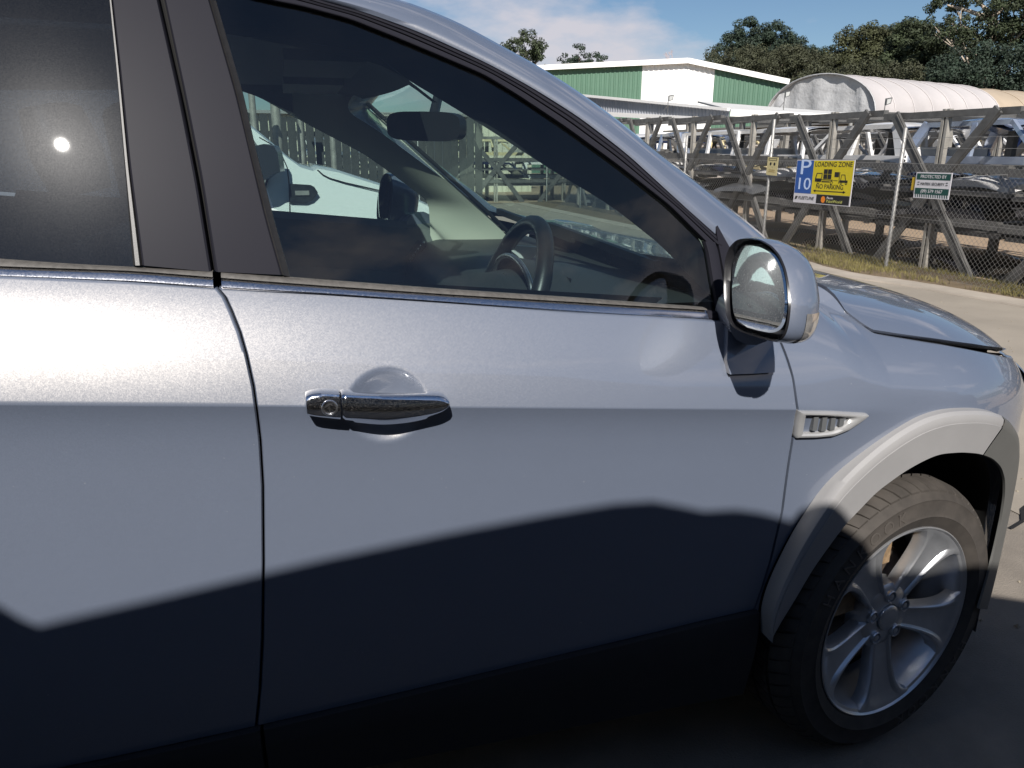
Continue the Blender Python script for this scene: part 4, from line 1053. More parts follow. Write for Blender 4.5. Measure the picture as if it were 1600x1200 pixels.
def sign_frame(x, y, z, rz=0., roll=0.):
    """text plane of a sign on the fence that faces -X (towards the driveway): right = -Y, up = Z, out = -X"""
    M = Matrix((Vector((0, -1, 0)), Vector((0, 0, 1)), Vector((-1, 0, 0)))).transposed().to_4x4()
    M = Matrix.Rotation(roll, 4, 'X') @ M
    M.translation = Vector((x, y, z)); return M
def plate(mb, F, x0, y0, x1, y1, z0, z1):
    k = len(mb.v); mb.v += [tuple(F @ Vector(p)) for p in ((x0,y0,z0),(x1,y0,z0),(x1,y1,z0),(x0,y1,z0),(x0,y0,z1),(x1,y0,z1),(x1,y1,z1),(x0,y1,z1))]
    mb.f += [tuple(i+k for i in f) for f in ((0,3,2,1),(4,5,6,7),(0,1,5,4),(1,2,6,5),(2,3,7,6),(3,0,4,7))]
def poly(mb, F, pts, z):
    k = len(mb.v); mb.v += [tuple(F @ Vector((x, y, z))) for x, y in pts]; mb.f.append(tuple(range(k, k+len(pts))))
def circ(mb, F, x, y, r0, r1, z, n=20):
    k = len(mb.v)
    for r in (r0, r1):
        mb.v += [tuple(F @ Vector((x+r*cos(2*pi*i/n), y+r*sin(2*pi*i/n), z))) for i in range(n)]
    for i in range(n): mb.f.append((k+i, k+(i+1) % n, k+n+(i+1) % n, k+n+i))
S_white = mat('sign_white', (.62, .60, .62), .5, var=(30, .92)); S_blue = mat('sign_blue', (.02, .085, .32), .45); S_yel = mat('sign_yellow', (.62, .50, .015), .5, var=(20, .93))
S_blk = mat('sign_black', (.012, .012, .014), .5); S_lb = mat('sign_pale_blue', (.50, .60, .80), .5); S_or = mat('sign_orange', (.75, .22, .02), .5); S_gr = mat('sign_green', (.006, .055, .045), .45); S_pale = mat('sign_pale_yellow', (.55, .47, .24), .6, var=(30, .85)); S_lime = mat('sign_lime', (.45, .45, .12), .5)
def loading_sign():
    W, H = 1.23, .60
    t = thing('loading_zone_sign', 'blue and yellow P10 loading zone sign fixed to the chain link fence', 'sign', (5.865, 8.20, 1.055))
    F = sign_frame(0, 0, 0, roll=radians(-.6)); D = lambda n, mb, m: mb.build(n, m, t, fix=False)
    mb = MB(); plate(mb, F, -W/2, -H/2, W/2, H/2, -.006, 0); D('sign_panel', mb, S_white)
    xb = -W/2+.325*W; yb = -H/2+.225*H
    mb = MB(); poly(mb, F, [(-W/2+.01, yb), (xb-.008, yb), (xb-.008, H/2-.01), (-W/2+.01, H/2-.01)], .0015); D('blue_field', mb, S_blue)
    mb = MB(); poly(mb, F, [(xb-.008, yb), (W/2-.012, yb), (W/2-.012, H/2-.01), (xb-.008, H/2-.01)], .0015); D('yellow_field', mb, S_yel)
    # the panel is seen very obliquely, so the print is as wide as the plate
    def txt(s, x, y, size, m, nm, wide=1., **k):
        mb = MB(); text_into(mb, s, size, F @ Matrix.Translation((x, y, .003)) @ Matrix.Diagonal((wide, 1, 1, 1)), .0006, **k); D(nm, mb, m)
    cx = (-W/2+xb)/2
    txt('P', cx+.01, yb+.355, .30, S_lb, 'letter_p', 1.75); txt('10', cx, yb+.125, .235, S_lb, 'number_ten', 1.5)
    yx = (xb+W/2)/2-.005
    txt('LOADING ZONE', yx, H/2-.062, .092, S_blk, 'lettering', 1.12); txt('NO PARKING', yx-.03, yb+.105, .088, S_blk, 'lettering', 1.08)
    # arrow
    mb = MB(); y = yb+.045; a, b = xb+.04, W/2-.11
    poly(mb, F, [(a+.03, y-.006), (b-.03, y-.006), (b-.03, y+.006), (a+.03, y+.006)], .003)
    poly(mb, F, [(a, y), (a+.05, y-.02), (a+.05, y+.02)], .003); poly(mb, F, [(b, y), (b-.05, y+.02), (b-.05, y-.02)], .003); D('arrow', mb, S_blk)
    # lorry carrying four crates, and a fork lift with one
    mb = MB(); ox, oy = xb+.075, yb+.155; e = .003
    R = lambda x0, y0, x1, y1: poly(mb, F, [(ox+x0, oy+y0), (ox+x1, oy+y0), (ox+x1, oy+y1), (ox+x0, oy+y1)], e)
    R(-.02, .015, .12, .06); poly(mb, F, [(ox-.02, oy+.06), (ox, oy+.06), (ox+.02, oy+.122), (ox+.02, oy+.135), (ox+.005, oy+.13)], e); R(.02, .124, .13, .134); R(.115, .06, .13, .124)
    for i in (0, 1):
        for j in (0, 1): R(.155+.088*i, .055+.068*j, .235+.088*i, .117+.068*j)
    R(.12, .038, .36, .048); R(.13, .010, .30, .026)
    for wx in (.055, .335): circ(mb, F, ox+wx, oy+.008, .016, .027, e)
    R(.37, .035, .46, .041); R(.385, .085, .475, .150); R(.482, .0, .494, .150)
    R(.50, .015, .66, .045); poly(mb, F, [(ox+.515, oy+.045), (ox+.525, oy+.045), (ox+.535, oy+.115), (ox+.525, oy+.12)], e); R(.53, .112, .59, .12); poly(mb, F, [(ox+.585, oy+.12), (ox+.60, oy+.12), (ox+.625, oy+.045), (ox+.612, oy+.045)], e)
    for wx in (.535, .635): circ(mb, F, ox+wx, oy+.008, .011, .021, e)
    D('lorry_and_forklift_pictogram', mb, S_blk)
    # maker's strips
    txt('FLEETLINE', -W/2+.29, -H/2+.07, .062, S_blk, 'lettering', 1.25, shear=.25)
    mb = MB(); y = -H/2+.07; poly(mb, F, [(-W/2+.035, y-.022), (-W/2+.075, y-.022), (-W/2+.105, y+.022), (-W/2+.05, y+.022)], .003); D('maker_logo', mb, S_blk)
    mb = MB(); poly(mb, F, [(-.09, -H/2+.012), (W/2-.02, -H/2+.012), (W/2-.02, yb-.004), (-.09, yb-.004)], .002); D('black_strip', mb, S_blk)
    mb = MB(); circ(mb, F, .06, -H/2+.068, .0005, .048, .003, 7); D('orange_emblem', mb, S_or)
    txt('Placem', .20, -H/2+.093, .042, S_white, 'lettering', 1.1); txt('PaintWorld', .295, -H/2+.048, .056, S_lime, 'lettering', 1.25)
loading_sign()
def security_sign():
    W, H = .53, .295
    t = thing('security_sign', 'small green and white security company sign wired to the fence', 'sign', (5.865, 6.235, 1.09)); F = sign_frame(0, 0, 0, roll=radians(-.4)); D = lambda n, mb, m: mb.build(n, m, t, fix=False)
    mb = MB(); plate(mb, F, -W/2, -H/2, W/2, H/2, -.005, 0); D('sign_panel', mb, S_white)
    mb = MB(); poly(mb, F, [(-W/2+.014, H/2-.085), (W/2-.014, H/2-.085), (W/2-.014, H/2-.014), (-W/2+.014, H/2-.014)], .0015); D('green_band', mb, S_gr)
    mb = MB(); poly(mb, F, [(-W/2+.014, -H/2+.045), (W/2-.014, -H/2+.045), (W/2-.014, -H/2+.115), (-W/2+.014, -H/2+.115)], .0015); D('green_band', mb, S_gr)
    mb = MB()
    for i in range(15): x = -W/2+.024+.0335*i; poly(mb, F, [(x+.006, -H/2+.010), (x+.020, -H/2+.010), (x+.012, -H/2+.044), (x-.002, -H/2+.044)], .0015)
    D('hazard_stripes', mb, S_gr)
    for s, y, sz, m, w in (('PROTECTED BY', H/2-.05, .052, S_white, 1.05), ('MATRIX SECURITY', -.002+.018, .045, S_blk, .95), ('(09) 579 1567', -H/2+.08, .054, S_white, 1.05)):
        mb = MB(); text_into(mb, s, sz, F @ Matrix.Translation((0, y, .003)) @ Matrix.Diagonal((w, 1, 1, 1)), .0005); D('lettering', mb, m)
    mb = MB()
    for sx in (-1, 1):
        for y in (.030, .004): poly(mb, F, [(sx*.225, y), (sx*.195, y), (sx*.195, y+.008), (sx*.225, y+.008)], .003)
    D('wing_marks', mb, S_blk)
    o = thing('yellow_tag', 'small yellow tag tucked behind the left edge of the security sign', 'sign', (5.875, 6.53, 1.10)); F2 = sign_frame(0, 0, 0)
    mb = MB(); plate(mb, F2, -.035, -.075, .035, .075, -.003, 0); mb.build('sign_panel', mat('tag_yellow', (.45, .30, .02), .6), o)
security_sign()
def camera_sign():
    t = thing('warning_notice', 'faded pale yellow warning notice with two dark eyes on the fence post', 'sign', (5.895, 9.47, 1.245)); F = sign_frame(0, 0, 0, roll=radians(1.5)); D = lambda n, mb, m: mb.build(n, m, t, fix=False)
    W, H = .28, .27; mb = MB(); plate(mb, F, -W/2, -H/2, W/2, H/2, -.004, 0); D('sign_panel', mb, S_pale)
    mb = MB()
    for a in ((-.105, .085, .105, .091), (-.105, .115, .105, .121), (-.105, .085, -.095, .121), (.095, .085, .105, .121)): poly(mb, F, [(a[0], a[1]), (a[2], a[1]), (a[2], a[3]), (a[0], a[3])], .0015)
    for x in (-.045, .055): circ(mb, F, x, .035, .0004, .024, .0015, 14)
    circ(mb, F, .005, -.012, .0003, .007, .0015, 8); D('eyes_and_border', mb, S_blk)
    mb = MB()
    for y in (-.06, -.085): poly(mb, F, [(-.08, y), (.08, y), (.08, y+.009), (-.08, y+.009)], .0015)
    D('text_lines', mb, mat('sign_ochre', (.30, .19, .04), .6))
camera_sign()

# ---------------------------------------------------------------- storage racks and what lies on them
def make_rack():
    """one bay, 2.1 m along local Y and 2.2 m deep along local X; the braced face is at x = 0"""
    t = empty('storage_rack')
    for sy in (-1, 1):
        for (z1, w) in ((1.96, .115), (0.0, .115)):
            mb = MB(); mb.bar((-.02, 1.05+sy*.01, 1.03), (-.02, 1.05+sy*.80, z1), .13, .035, up=(1, 0, 0)); mb.bar((-.042, 1.05+sy*.01-.055, 1.03), (-.042, 1.05+sy*.80-.055, z1), .012, .012, up=(1, 0, 0)); mb.build('brace', M_rack, t)
    mb = MB(); mb.box((.03, 1.00, 0), (.09, 1.04, 2.0)); mb.box((.03, 1.07, 0), (.09, 1.11, 2.0)); mb.build('post', M_rackl, t)
    mb = MB(); mb.box((.02, 0.0, 1.90), (.10, 2.1, 1.98)); mb.build('top_beam', M_rack, t)
    for z in (1.24, .60): 
        mb = MB(); mb.box((-.0, 0.0, z), (.07, 2.1, z+.10)); mb.build('shelf_beam', M_rack, t)
        for y in (.1, .75, 1.4, 2.0): mb = MB(); mb.box((.07, y, z+.03), (2.15, y+.06, z+.08)); mb.build('cross_bar', M_rack, t)
    for z in (.50, .97): mb = MB(); mb.box((.09, .03, z), (2.12, 2.07, z+.05)); mb.build('shelf_deck', M_rack, t)
    for x in (1.1, 2.15):
        mb = MB(); mb.box((x, 1.0, 0), (x+.08, 1.1, 2.0)); mb.build('post', M_rackl if x > 2 else M_rack, t)
        mb = MB(); mb.box((x, 0, 1.90), (x+.07, 2.1, 1.96)); mb.build('top_beam', M_rack, t)
    mb = MB(); mb.box((2.16, 0, 1.25), (2.22, 2.1, 1.33)); mb.build('shelf_beam', M_rack, t)
    for y in (.02, 1.05): mb = MB(); mb.bar((.1, y, 1.93), (2.2, y, 1.93), .06, .05); mb.build('cross_bar', M_rack, t)
    return t
rack0 = make_rack(); racks = []
FRONT = {0: 'at the right edge behind the verge', 1: 'just right of the security sign', 2: 'directly behind the green and white security sign', 3: 'directly behind the blue and yellow loading zone sign', 4: 'directly behind the pale yellow warning notice', 5: 'just left of the pale yellow warning notice, beside the windscreen pillar', 6: 'seen through the windscreen edge of the SUV', 7: 'seen through the windscreen near the steering wheel', 8: 'far end of the row seen through the windscreen'}
first = True
def place_rack(x, y, rz, label, group):
    global first
    o = rack0 if first else copy_tree(rack0); first = False
    o.location = (x, y, 0); o.rotation_euler.z = rz; tag(o, label, 'rack', group); return o
ORD = ['nearest', 'second', 'third', 'fourth', 'fifth', 'sixth', 'seventh', 'eighth', 'ninth', 'tenth', 'eleventh']
row_y = [1.62+2.11*i for i in range(9)]
rnd = random.Random(21)
for i, y in enumerate(row_y):
    o = place_rack(6.5, y, 0, 'cross-braced storage rack '+FRONT[i], 'cross-braced racks behind the chain link fence')
    o.scale.z = .975+.0125*(y+1.05-6)
for i in range(10): place_rack(10.6, .4+2.11*i, 0, f'{ORD[i]} dark steel rack from the right in the second row behind the fence', 'racks in the second row')
for i in range(11): place_rack(14.6, 2.4+2.11*i, 0, f'{ORD[i]} dark steel rack from the right in the farthest row behind the fence', 'racks in the third row')
for i in range(9): place_rack(-7.0+2.11*(i+1), 21.2, pi/2, f'{ORD[i]} rack from the left across the driveway end, seen through the cabin', 'racks across the end of the driveway')

S_cols = {'white': mat('shell_white', (.72, .71, .70), .3, coat=.5, var=(3, .85)), 'navy': mat('shell_navy', (.012, .02, .06), .12, coat=1, var=(3, .7)), 'silver blue': mat('shell_silver', (.42, .48, .60), .22, .5, coat=1, var=(3, .85)),
          'black': mat('shell_black', (.012, .012, .015), .15, coat=1), 'grey': mat('shell_grey', (.16, .165, .175), .3, .4, coat=.6, var=(4, .7)), 'beige': mat('shell_beige', (.62, .52, .30), .5, var=(5, .8))}
def make_shell(col, L=2.3, H=.62, W=1.35, van=False):
    """a cut car roof with its pillars, standing on local z = 0, length along Y, front towards -Y"""
    m = S_cols[col]; t = empty('car_roof_shell'); rows = []
    lean_f = .12 if van else .62; lean_r = .06 if van else .35
    for i in range(13):
        v = i/12; y = -L/2+lean_f + (L-lean_f-lean_r)*v; z = H - .09*(2*v-1)**2*(.4 if van else 1); rows.append([Vector((W*(.5-u/10)*(.86), y, z-.05*(2*u/10-1)**4-.012*(2*u/10-1)**2)) for u in range(11)])
    top = MB(); top.grid(rows); top.grid([[p-Vector((0, 0, .035)) for p in r] for r in rows]); 
    top.build('roof', m, t, smooth=50)
    for s in (-1, 1):
        xr = s*W*.43; xb = s*W*.5; zr = H-.10
        for nm, (y0, y1, w) in (('pillar', (-L/2+.02, -L/2+lean_f, .05)), ('pillar', (-.05, .0, .08)), ('pillar', (L/2-.05, L/2-lean_r, .14))):
            mb = MB(); mb.bar((xb, y0, 0), (xr, y1, zr+.03), w, .05, up=(1, 0, 0)); mb.build(nm, m, t)
        mb = MB(); mb.bar((xb, -L/2, .04), (xb, L/2, .04), .05, .09); mb.build('belt_rail', m, t)
        mb = MB(); mb.bar((xr, -L/2+lean_f, zr+.02), (xr, L/2-lean_r, zr+.02), .05, .06); mb.build('gutter_rail', m, t)
    mb = MB(); mb.bar((-W*.5, L/2-.02, .1), (W*.5, L/2-.02, .1), .04, .2); mb.build('rear_panel', m, t)
    return t
def make_panel(col, kind):
    """bonnets and doors laid flat"""
    m = S_cols[col]; t = MB(); rows = []
    L, W = (1.45, 1.2) if kind == 'bonnet' else (1.1, 1.3) if kind == 'boot' else (1.2, .95)
    for i in range(9):
        v = i/8; w = W*(1-.18*(v**3)); rows.append([(w*(u/8-.5), L*(v-.5), .10*(1-(2*v-1)**2)*.8+.05*(1-(2*u/8-1)**4)) for u in range(9)])
    t.grid(rows); t.grid([[(x, y, z-.03) for x, y, z in r] for r in rows]); 
    k = rows[0]; t.grid([k, [(x, y-.01, z-.07) for x, y, z in k]]); k = rows[-1]; t.grid([k, [(x, y+.01, z-.07) for x, y, z in k]])
    for e in (0, -1): k = [r[e] for r in rows]; t.grid([k, [(x, y, z-.07) for x, y, z in k]])
    return t.build(kind.replace(' ', '_')+'_panel', m, smooth=40)
protos = {}
def place_shell(col, van, x, y, z, rz, label, group, L=2.3, H=.6):
    k = ('s', col, van, L, H)
    if k in protos: o = copy_tree(protos[k])
    else: o = protos[k] = make_shell(col, L, H, 1.35, van)
    o.location = (x, y, z); o.rotation_euler.z = rz; tag(o, label, 'car roof shell', group)
def place_panel(col, kind, x, y, z, rz, tilt, label, group):
    k = ('p', col, kind)
    if k in protos: o = protos[k].copy(); COL.objects.link(o)
    else: o = protos[k] = make_panel(col, kind)
    o.location = (x, y, z); o.rotation_euler = (tilt, rnd.uniform(-.06, .06), rz); tag(o, label, kind.split()[0]+' panel', group)
bay = {0: 'at the right edge', 1: 'right of the security sign', 2: 'behind the security sign', 3: 'behind the loading zone sign', 4: 'behind the pale yellow notice', 5: 'left of the pale yellow notice', 6: 'beside the windscreen pillar', 7: 'seen through the windscreen', 8: 'far down the row'}
tops = {0: ('silver blue', False), 1: ('white', True), 2: ('silver blue', False), 3: ('white', False), 4: ('white', True), 5: ('white', True), 6: ('silver blue', False), 7: ('white', False), 8: ('white', True)}
for i, y in enumerate(row_y):
    c, v = tops[i]
    place_shell(c, v, 7.55, y+1.05+rnd.uniform(-.08, .08), 1.33, rnd.uniform(-.05, .05) + (pi if i % 3 == 0 else 0), f'{c} cut {"van" if v else "car"} roof shell on the upper shelf {bay[i]}', 'cut roof shells on the front racks', H=.56)
    for lev, zz in ((1, .70), (2, .83), (3, 1.06)):
        c2 = ('navy', 'black', 'grey', 'navy', 'silver blue', 'black', 'grey')[(i*3+lev*2) % 7]; c2 = 'white' if lev == 3 and i % 2 == 0 else c2; kd = ('bonnet', 'door', 'boot')[(i+lev) % 3]
        place_panel(c2, kd, 7.0+.25*((i+lev) % 3), y+1.05+rnd.uniform(-.2, .2), zz, rnd.choice([0, pi/2, pi])+rnd.uniform(-.2, .2), rnd.uniform(-.04, .04), f'{c2} {kd} panel, {("lowest", "middle", "topmost")[lev-1]} of three on the middle shelf {bay[i]}', 'body panels on the middle shelves')
    for lev, zz in ((1, .10),):
        c2 = ('black', 'grey', 'navy', 'black')[(i+lev) % 4]; kd = ('door', 'bonnet')[(i+lev) % 2]
        place_panel(c2, kd, 7.2, y+1.05+rnd.uniform(-.2, .2), zz, rnd.uniform(-.3, .3), rnd.uniform(-.06, .06), f'{c2} {kd} panel lying near the ground {bay[i]}', 'body panels at the foot of the racks')
cyc = ['white', 'white', 'silver blue', 'white', 'white', 'navy', 'beige']
for i in range(10):
    c = cyc[(i*3) % 7]; place_shell(c, i % 2 == 0, 11.7, 1.45+2.11*i, 1.33, 0 if i % 2 else pi, f'{c} roof shell high on the {ORD[i]} second-row rack from the right', 'upper roof shells on the second row', H=.56)
    c = cyc[(i*5+1) % 7]; place_shell(c, i % 3 == 0, 11.7, 1.45+2.11*i, .62, 0 if i % 3 else pi, f'{c} roof shell low on the {ORD[i]} second-row rack from the right', 'lower roof shells on the second row', H=.50)
for i in range(11):
    c = cyc[(i*2+1) % 7]; place_shell(c, i % 2 == 1, 15.7, 3.45+2.11*i, 1.33, 0, f'{c} roof shell high on the {ORD[i]} farthest-row rack from the right', 'upper roof shells on the third row', H=.56)
    c = cyc[(i*4+2) % 7]; place_shell(c, i % 2 == 0, 15.7, 3.45+2.11*i, .62, 0, f'{c} roof shell low on the {ORD[i]} farthest-row rack from the right', 'lower roof shells on the third row', H=.50)
for i in range(9):
    for z in (.68, 1.33):
        c = cyc[(i*2+int(z*3)) % 7]; place_shell(c, i % 2 == 0, -7.0+2.11*(i+.5), 22.3, z, pi/2, f'{c} roof shell {"low" if z < 1 else "high"} on the {ORD[i]} driveway-end rack from the left', 'roof shells across the end of the driveway', H=.5)

# things standing in front of the end racks, seen through the cabin
def box_thing(name, label, cat, a, b, m, lid=None):
    t = thing(name, label, cat, ((a[0]+b[0])/2, (a[1]+b[1])/2, a[2])); hx, hy, hz = (b[0]-a[0])/2, (b[1]-a[1])/2, b[2]-a[2]
    mb = MB(); mb.box((-hx, -hy, .08), (hx, hy, hz)); mb.build('body', m, t)
    mb = MB(); mb.box((-hx-.02, -hy-.02, hz), (hx+.02, hy+.02, hz+.04)); mb.build('lid', lid or m, t)
    for sx in (-1, 1): mb = MB(); mb.box((sx*hx*.8-.05, -hy, 0), (sx*hx*.8+.05, hy, .08)); mb.build('skid', M_rack, t)
    mb = MB(); mb.box((-.03, -hy-.03, hz*.3), (.03, -hy-.002, hz*.85)); mb.build('door_bar', M_rack, t)
    return t
box_thing('storage_cabinet', 'tall cream storage cabinet beyond the windscreen, left of the interior mirror', 'cabinet', (1.35, 18.8, 0), (2.1, 19.5, 1.95), S_cols['white'], M_rack)
box_thing('storage_cabinet', 'grey steel cabinet beyond the windscreen, below the interior mirror', 'cabinet', (2.2, 19.0, 0), (2.9, 19.6, 2.2), S_cols['grey'], M_rack)
for k, (x, y, h) in enumerate(((-1.72, 11.5, 2.5), (-1.40, 12.5, 2.6), (-.55, 12.0, 2.2), (.35, 12.6, 2.0), (-1.0, 13.5, 2.4))):
    mb = MB(); mb.tube([(0, 0, 0), (0, 0, h)], .05+.03*(k == 1), 10); mb.box((-.09, -.09, h), (.09, .09, h+.03)); o = mb.build('bollard_post', M_rackl, smooth=40, loc=(x, y, 0))
    tag(o, ('thin galvanised post beyond the white ute, leftmost', 'stout pale post beyond the white ute, second from the left', 'pale post above the white ute bonnet', 'short pale post beyond the far pillar of the SUV', 'slim post between the others beyond the white ute')[k], 'post', 'posts beyond the white ute')
for k in range(3):
    mb = MB(); mb.lathe([(.001, 0), (.28, 0), (.29, .02), (.29, .28), (.295, .30), (.29, .32), (.29, .60), (.28, .86), (.27, .88), (.24, .86), (.001, .86)], (0, 0, 0), 'z', 24); o = mb.build('steel_drum', (S_cols['grey'], S_cols['navy'], S_cols['white'])[k], smooth=35, loc=(-1.15+.75*k, 10.8+.3*k, 0))
    tag(o, ('grey steel drum', 'dark blue steel drum', 'white steel drum')[k]+' standing beyond the bonnet of the white ute', 'drum')
# dark board fence behind the ute
bf = thing('board_fence', 'tall dark weathered board fence beyond the white ute, seen through the passenger window', 'fence', (-6, 14.6, 0))
rnd2 = random.Random(5); bm_ = None
for i in range(52):
    if bm_ is None: mb = MB(); mb.box((0, 0, 0), (.15, .025, 2.15)); b0 = mb.build('board', mat('dark_board', (.06, .06, .055), .8, var=(3, .5)), bf); bm_ = b0.data; o = b0
    else: o = bpy.data.objects.new('board', bm_); COL.objects.link(o); o.parent = bf
    o.location = (.165*i, rnd2.uniform(-.02, .02), rnd2.uniform(-.12, .0)); 
for z in (.4, 1.7): mb = MB(); mb.box((0, .04, z), (8.6, .09, z+.09)); mb.build('rail', M_rack, bf)

# pale weatherboard wall and containers behind the racks
wb = thing('weatherboard_shed', 'long low cream weatherboard shed behind the racks', 'building', (19.6, 0, 0)); bmesh_ = None
mb = MB(); mb.box((.1, 1, 0), (4, 40, 2.5)); mb.build('wall_core', S_cols['white'], wb)
for k in range(13):
    if bmesh_ is None: mb = MB(); mb.add([(0, 1, 0), (0, 40, 0), (.06, 40, .19), (.06, 1, .19), (.08, 1, 0), (.08, 40, 0)], [(0, 1, 2, 3), (0, 4, 5, 1)]); o = mb.build('weatherboard', mat('cream_boards', (.66, .60, .52), .7, var=(2, .8)), wb); bmesh_ = o.data
    else: o = bpy.data.objects.new('weatherboard', bmesh_); COL.objects.link(o); o.parent = wb
    o.location.z = .02+.19*k
mb = MB(); mb.box((-.25, .8, 2.52), (4.3, 40.2, 2.60)); mb.build('roof', M_galv, wb)

# ---------------------------------------------------------------- sheds
def corrugated(mb, p0, p1, z0a, z1a, z0b, z1b, pitch=.30, depth=.04, n_out=None, flatw=.55):
    """vertical ribs between plan points p0 and p1; bottoms z0a..z0b, tops z1a..z1b"""
    p0 = Vector((*p0, 0)); p1 = Vector((*p1, 0)); L = (p1-p0).length; n = max(1, int(L/pitch)); d = (p1-p0)/n; o = Vector((d.y, -d.x, 0)).normalized()*depth
    lo = []; hi = []
    for i in range(n+1):
        for f, out in ((0, 0), (.2, 1), (.38, 1), (.55, 0)):
            if i == n and f > 0: break
            t = (i+f)/n; q = p0+(p1-p0)*t + o*out; lo.append(Vector((q.x, q.y, z0a+(z0b-z0a)*t))); hi.append(Vector((q.x, q.y, z1a+(z1b-z1a)*t)))
    mb.grid([lo, hi])
M_green = mat('green_cladding', (.085, .172, .115), .55, var=(.5, .85, 4)); M_whitec = mat('white_cladding', (.80, .79, .77), .5, var=(.4, .95)); M_fascia = mat('white_fascia', (.78, .76, .73), .5)
def green_shed():
    N = (-.434, -.901, 0); b = thing('green_gabled_shed', 'large green ribbed metal shed with a white panel and a low white gable', 'building')
    def W(p): return PW[p]
    P = [(11.7946, 53.4566, 6.6556), (15.9416, 51.4591, 6.7665), (18.561, 50.1974, 6.8922), (21.8033, 48.6356, 7.0065), (24.4205, 47.3749, 7.1257), (25.9893, 46.6193, 6.5663), (30.177, 44.6021, 5.7917), (30.691, 44.3545, 3.384)]
    zb = 0.
    def seg(i, j, m, nm, zi=None, zj=None):
        mb = MB(); corrugated(mb, P[i][:2], P[j][:2], zb, P[i][2] if zi is None else zi, zb, P[j][2] if zj is None else zj); mb.build(nm, m, b)
    seg(0, 1, M_green, 'wall_sheet'); seg(1, 3, M_green, 'wall_sheet'); seg(5, 6, M_green, 'wall_sheet')
    mb = MB(); corrugated(mb, P[3][:2], P[4][:2], zb, P[3][2], zb, P[4][2]); corrugated(mb, P[4][:2], P[5][:2], zb, P[4][2], zb, P[5][2]); mb.build('white_wall_sheet', M_whitec, b)
    # roof planes run back from the gable
    back = Vector((.434, .901, 0))*26; out = -Vector((.434, .901, 0))*.35
    for i, j in ((0, 4), (4, 6)):
        a, c = Vector(P[i]), Vector(P[j]); mb = MB(); vs = [a+out, c+out, c+back, a+back]; mb.add(vs+[v+Vector((0, 0, .12)) for v in vs], [(0,1,2,3),(7,6,5,4),(0,4,5,1),(1,5,6,2),(2,6,7,3),(3,7,4,0)]); mb.build('roof', M_fascia, b)
        mb = MB(); mb.bar(a+out*1.1+Vector((0, 0, -.02)), c+out*1.1+Vector((0, 0, -.02)), .06, .32); mb.build('fascia', M_fascia, b)
    e = Vector(P[6]); mb = MB(); corrugated(mb, P[6][:2], tuple((e+back)[:2]), 0, e.z, 0, e.z); mb.build('wall_sheet', M_green, b)
green_shed()
def lean_to():
    b = thing('lean_to_roof', 'low lean-to with a grey corrugated fascia and white gutters above the racks', 'building')
    A = [(10.283, 29.617, 3.583), (10.301, 29.61, 2.953)]; Cc = [(11.747, 20.615, 2.653), (11.768, 20.603, 2.36)]
    mb = MB(); corrugated(mb, A[0][:2], Cc[0][:2], A[1][2], A[0][2], Cc[1][2], Cc[0][2], pitch=.17, depth=.035); mb.build('corrugated_fascia', mat('grey_corrugate', (.30, .31, .34), .5, .3, var=(1, .8)), b)
    mb = MB(); mb.bar(Vector(A[1])+Vector((-.1, -.1, 0)), Vector(Cc[1])+Vector((-.1, -.1, 0)), .16, .15); mb.build('gutter', M_fascia, b)
    mb = MB(); mb.bar(Vector(A[0])+Vector((-.1, -.1, .03)), Vector(Cc[0])+Vector((-.1, -.1, .03)), .12, .08); mb.build('flashing', M_fascia, b)
    R = [(12.034, 21.027, 2.714), (14.864, 19.062, 2.534)]; R2 = [(13.555, 25.917, 3.256), (17.894, 23.04, 2.808)]; q = [Vector(R[0]), Vector(R[1]), Vector(R2[1]), Vector(R2[0])]
    mb = MB(); mb.add(q+[v-Vector((0, 0, .06)) for v in q], [(0,1,2,3),(7,6,5,4),(0,4,5,1),(1,5,6,2),(2,6,7,3),(3,7,4,0)]); mb.build('roof', mat('pale_roofing', (.62, .61, .58), .55, var=(1, .9)), b)
    mb = MB(); mb.bar(q[0]+Vector((0, 0, -.10)), q[1]+Vector((0, 0, -.10)), .10, .20); mb.build('gutter', M_fascia, b)
    for p in (A[1], Cc[1], R[1]): mb = MB(); mb.tube([(p[0]+.1, p[1]+.1, 0), (p[0]+.1, p[1]+.1, p[2])], .06, 8); mb.build('post', M_galv, b)
lean_to()
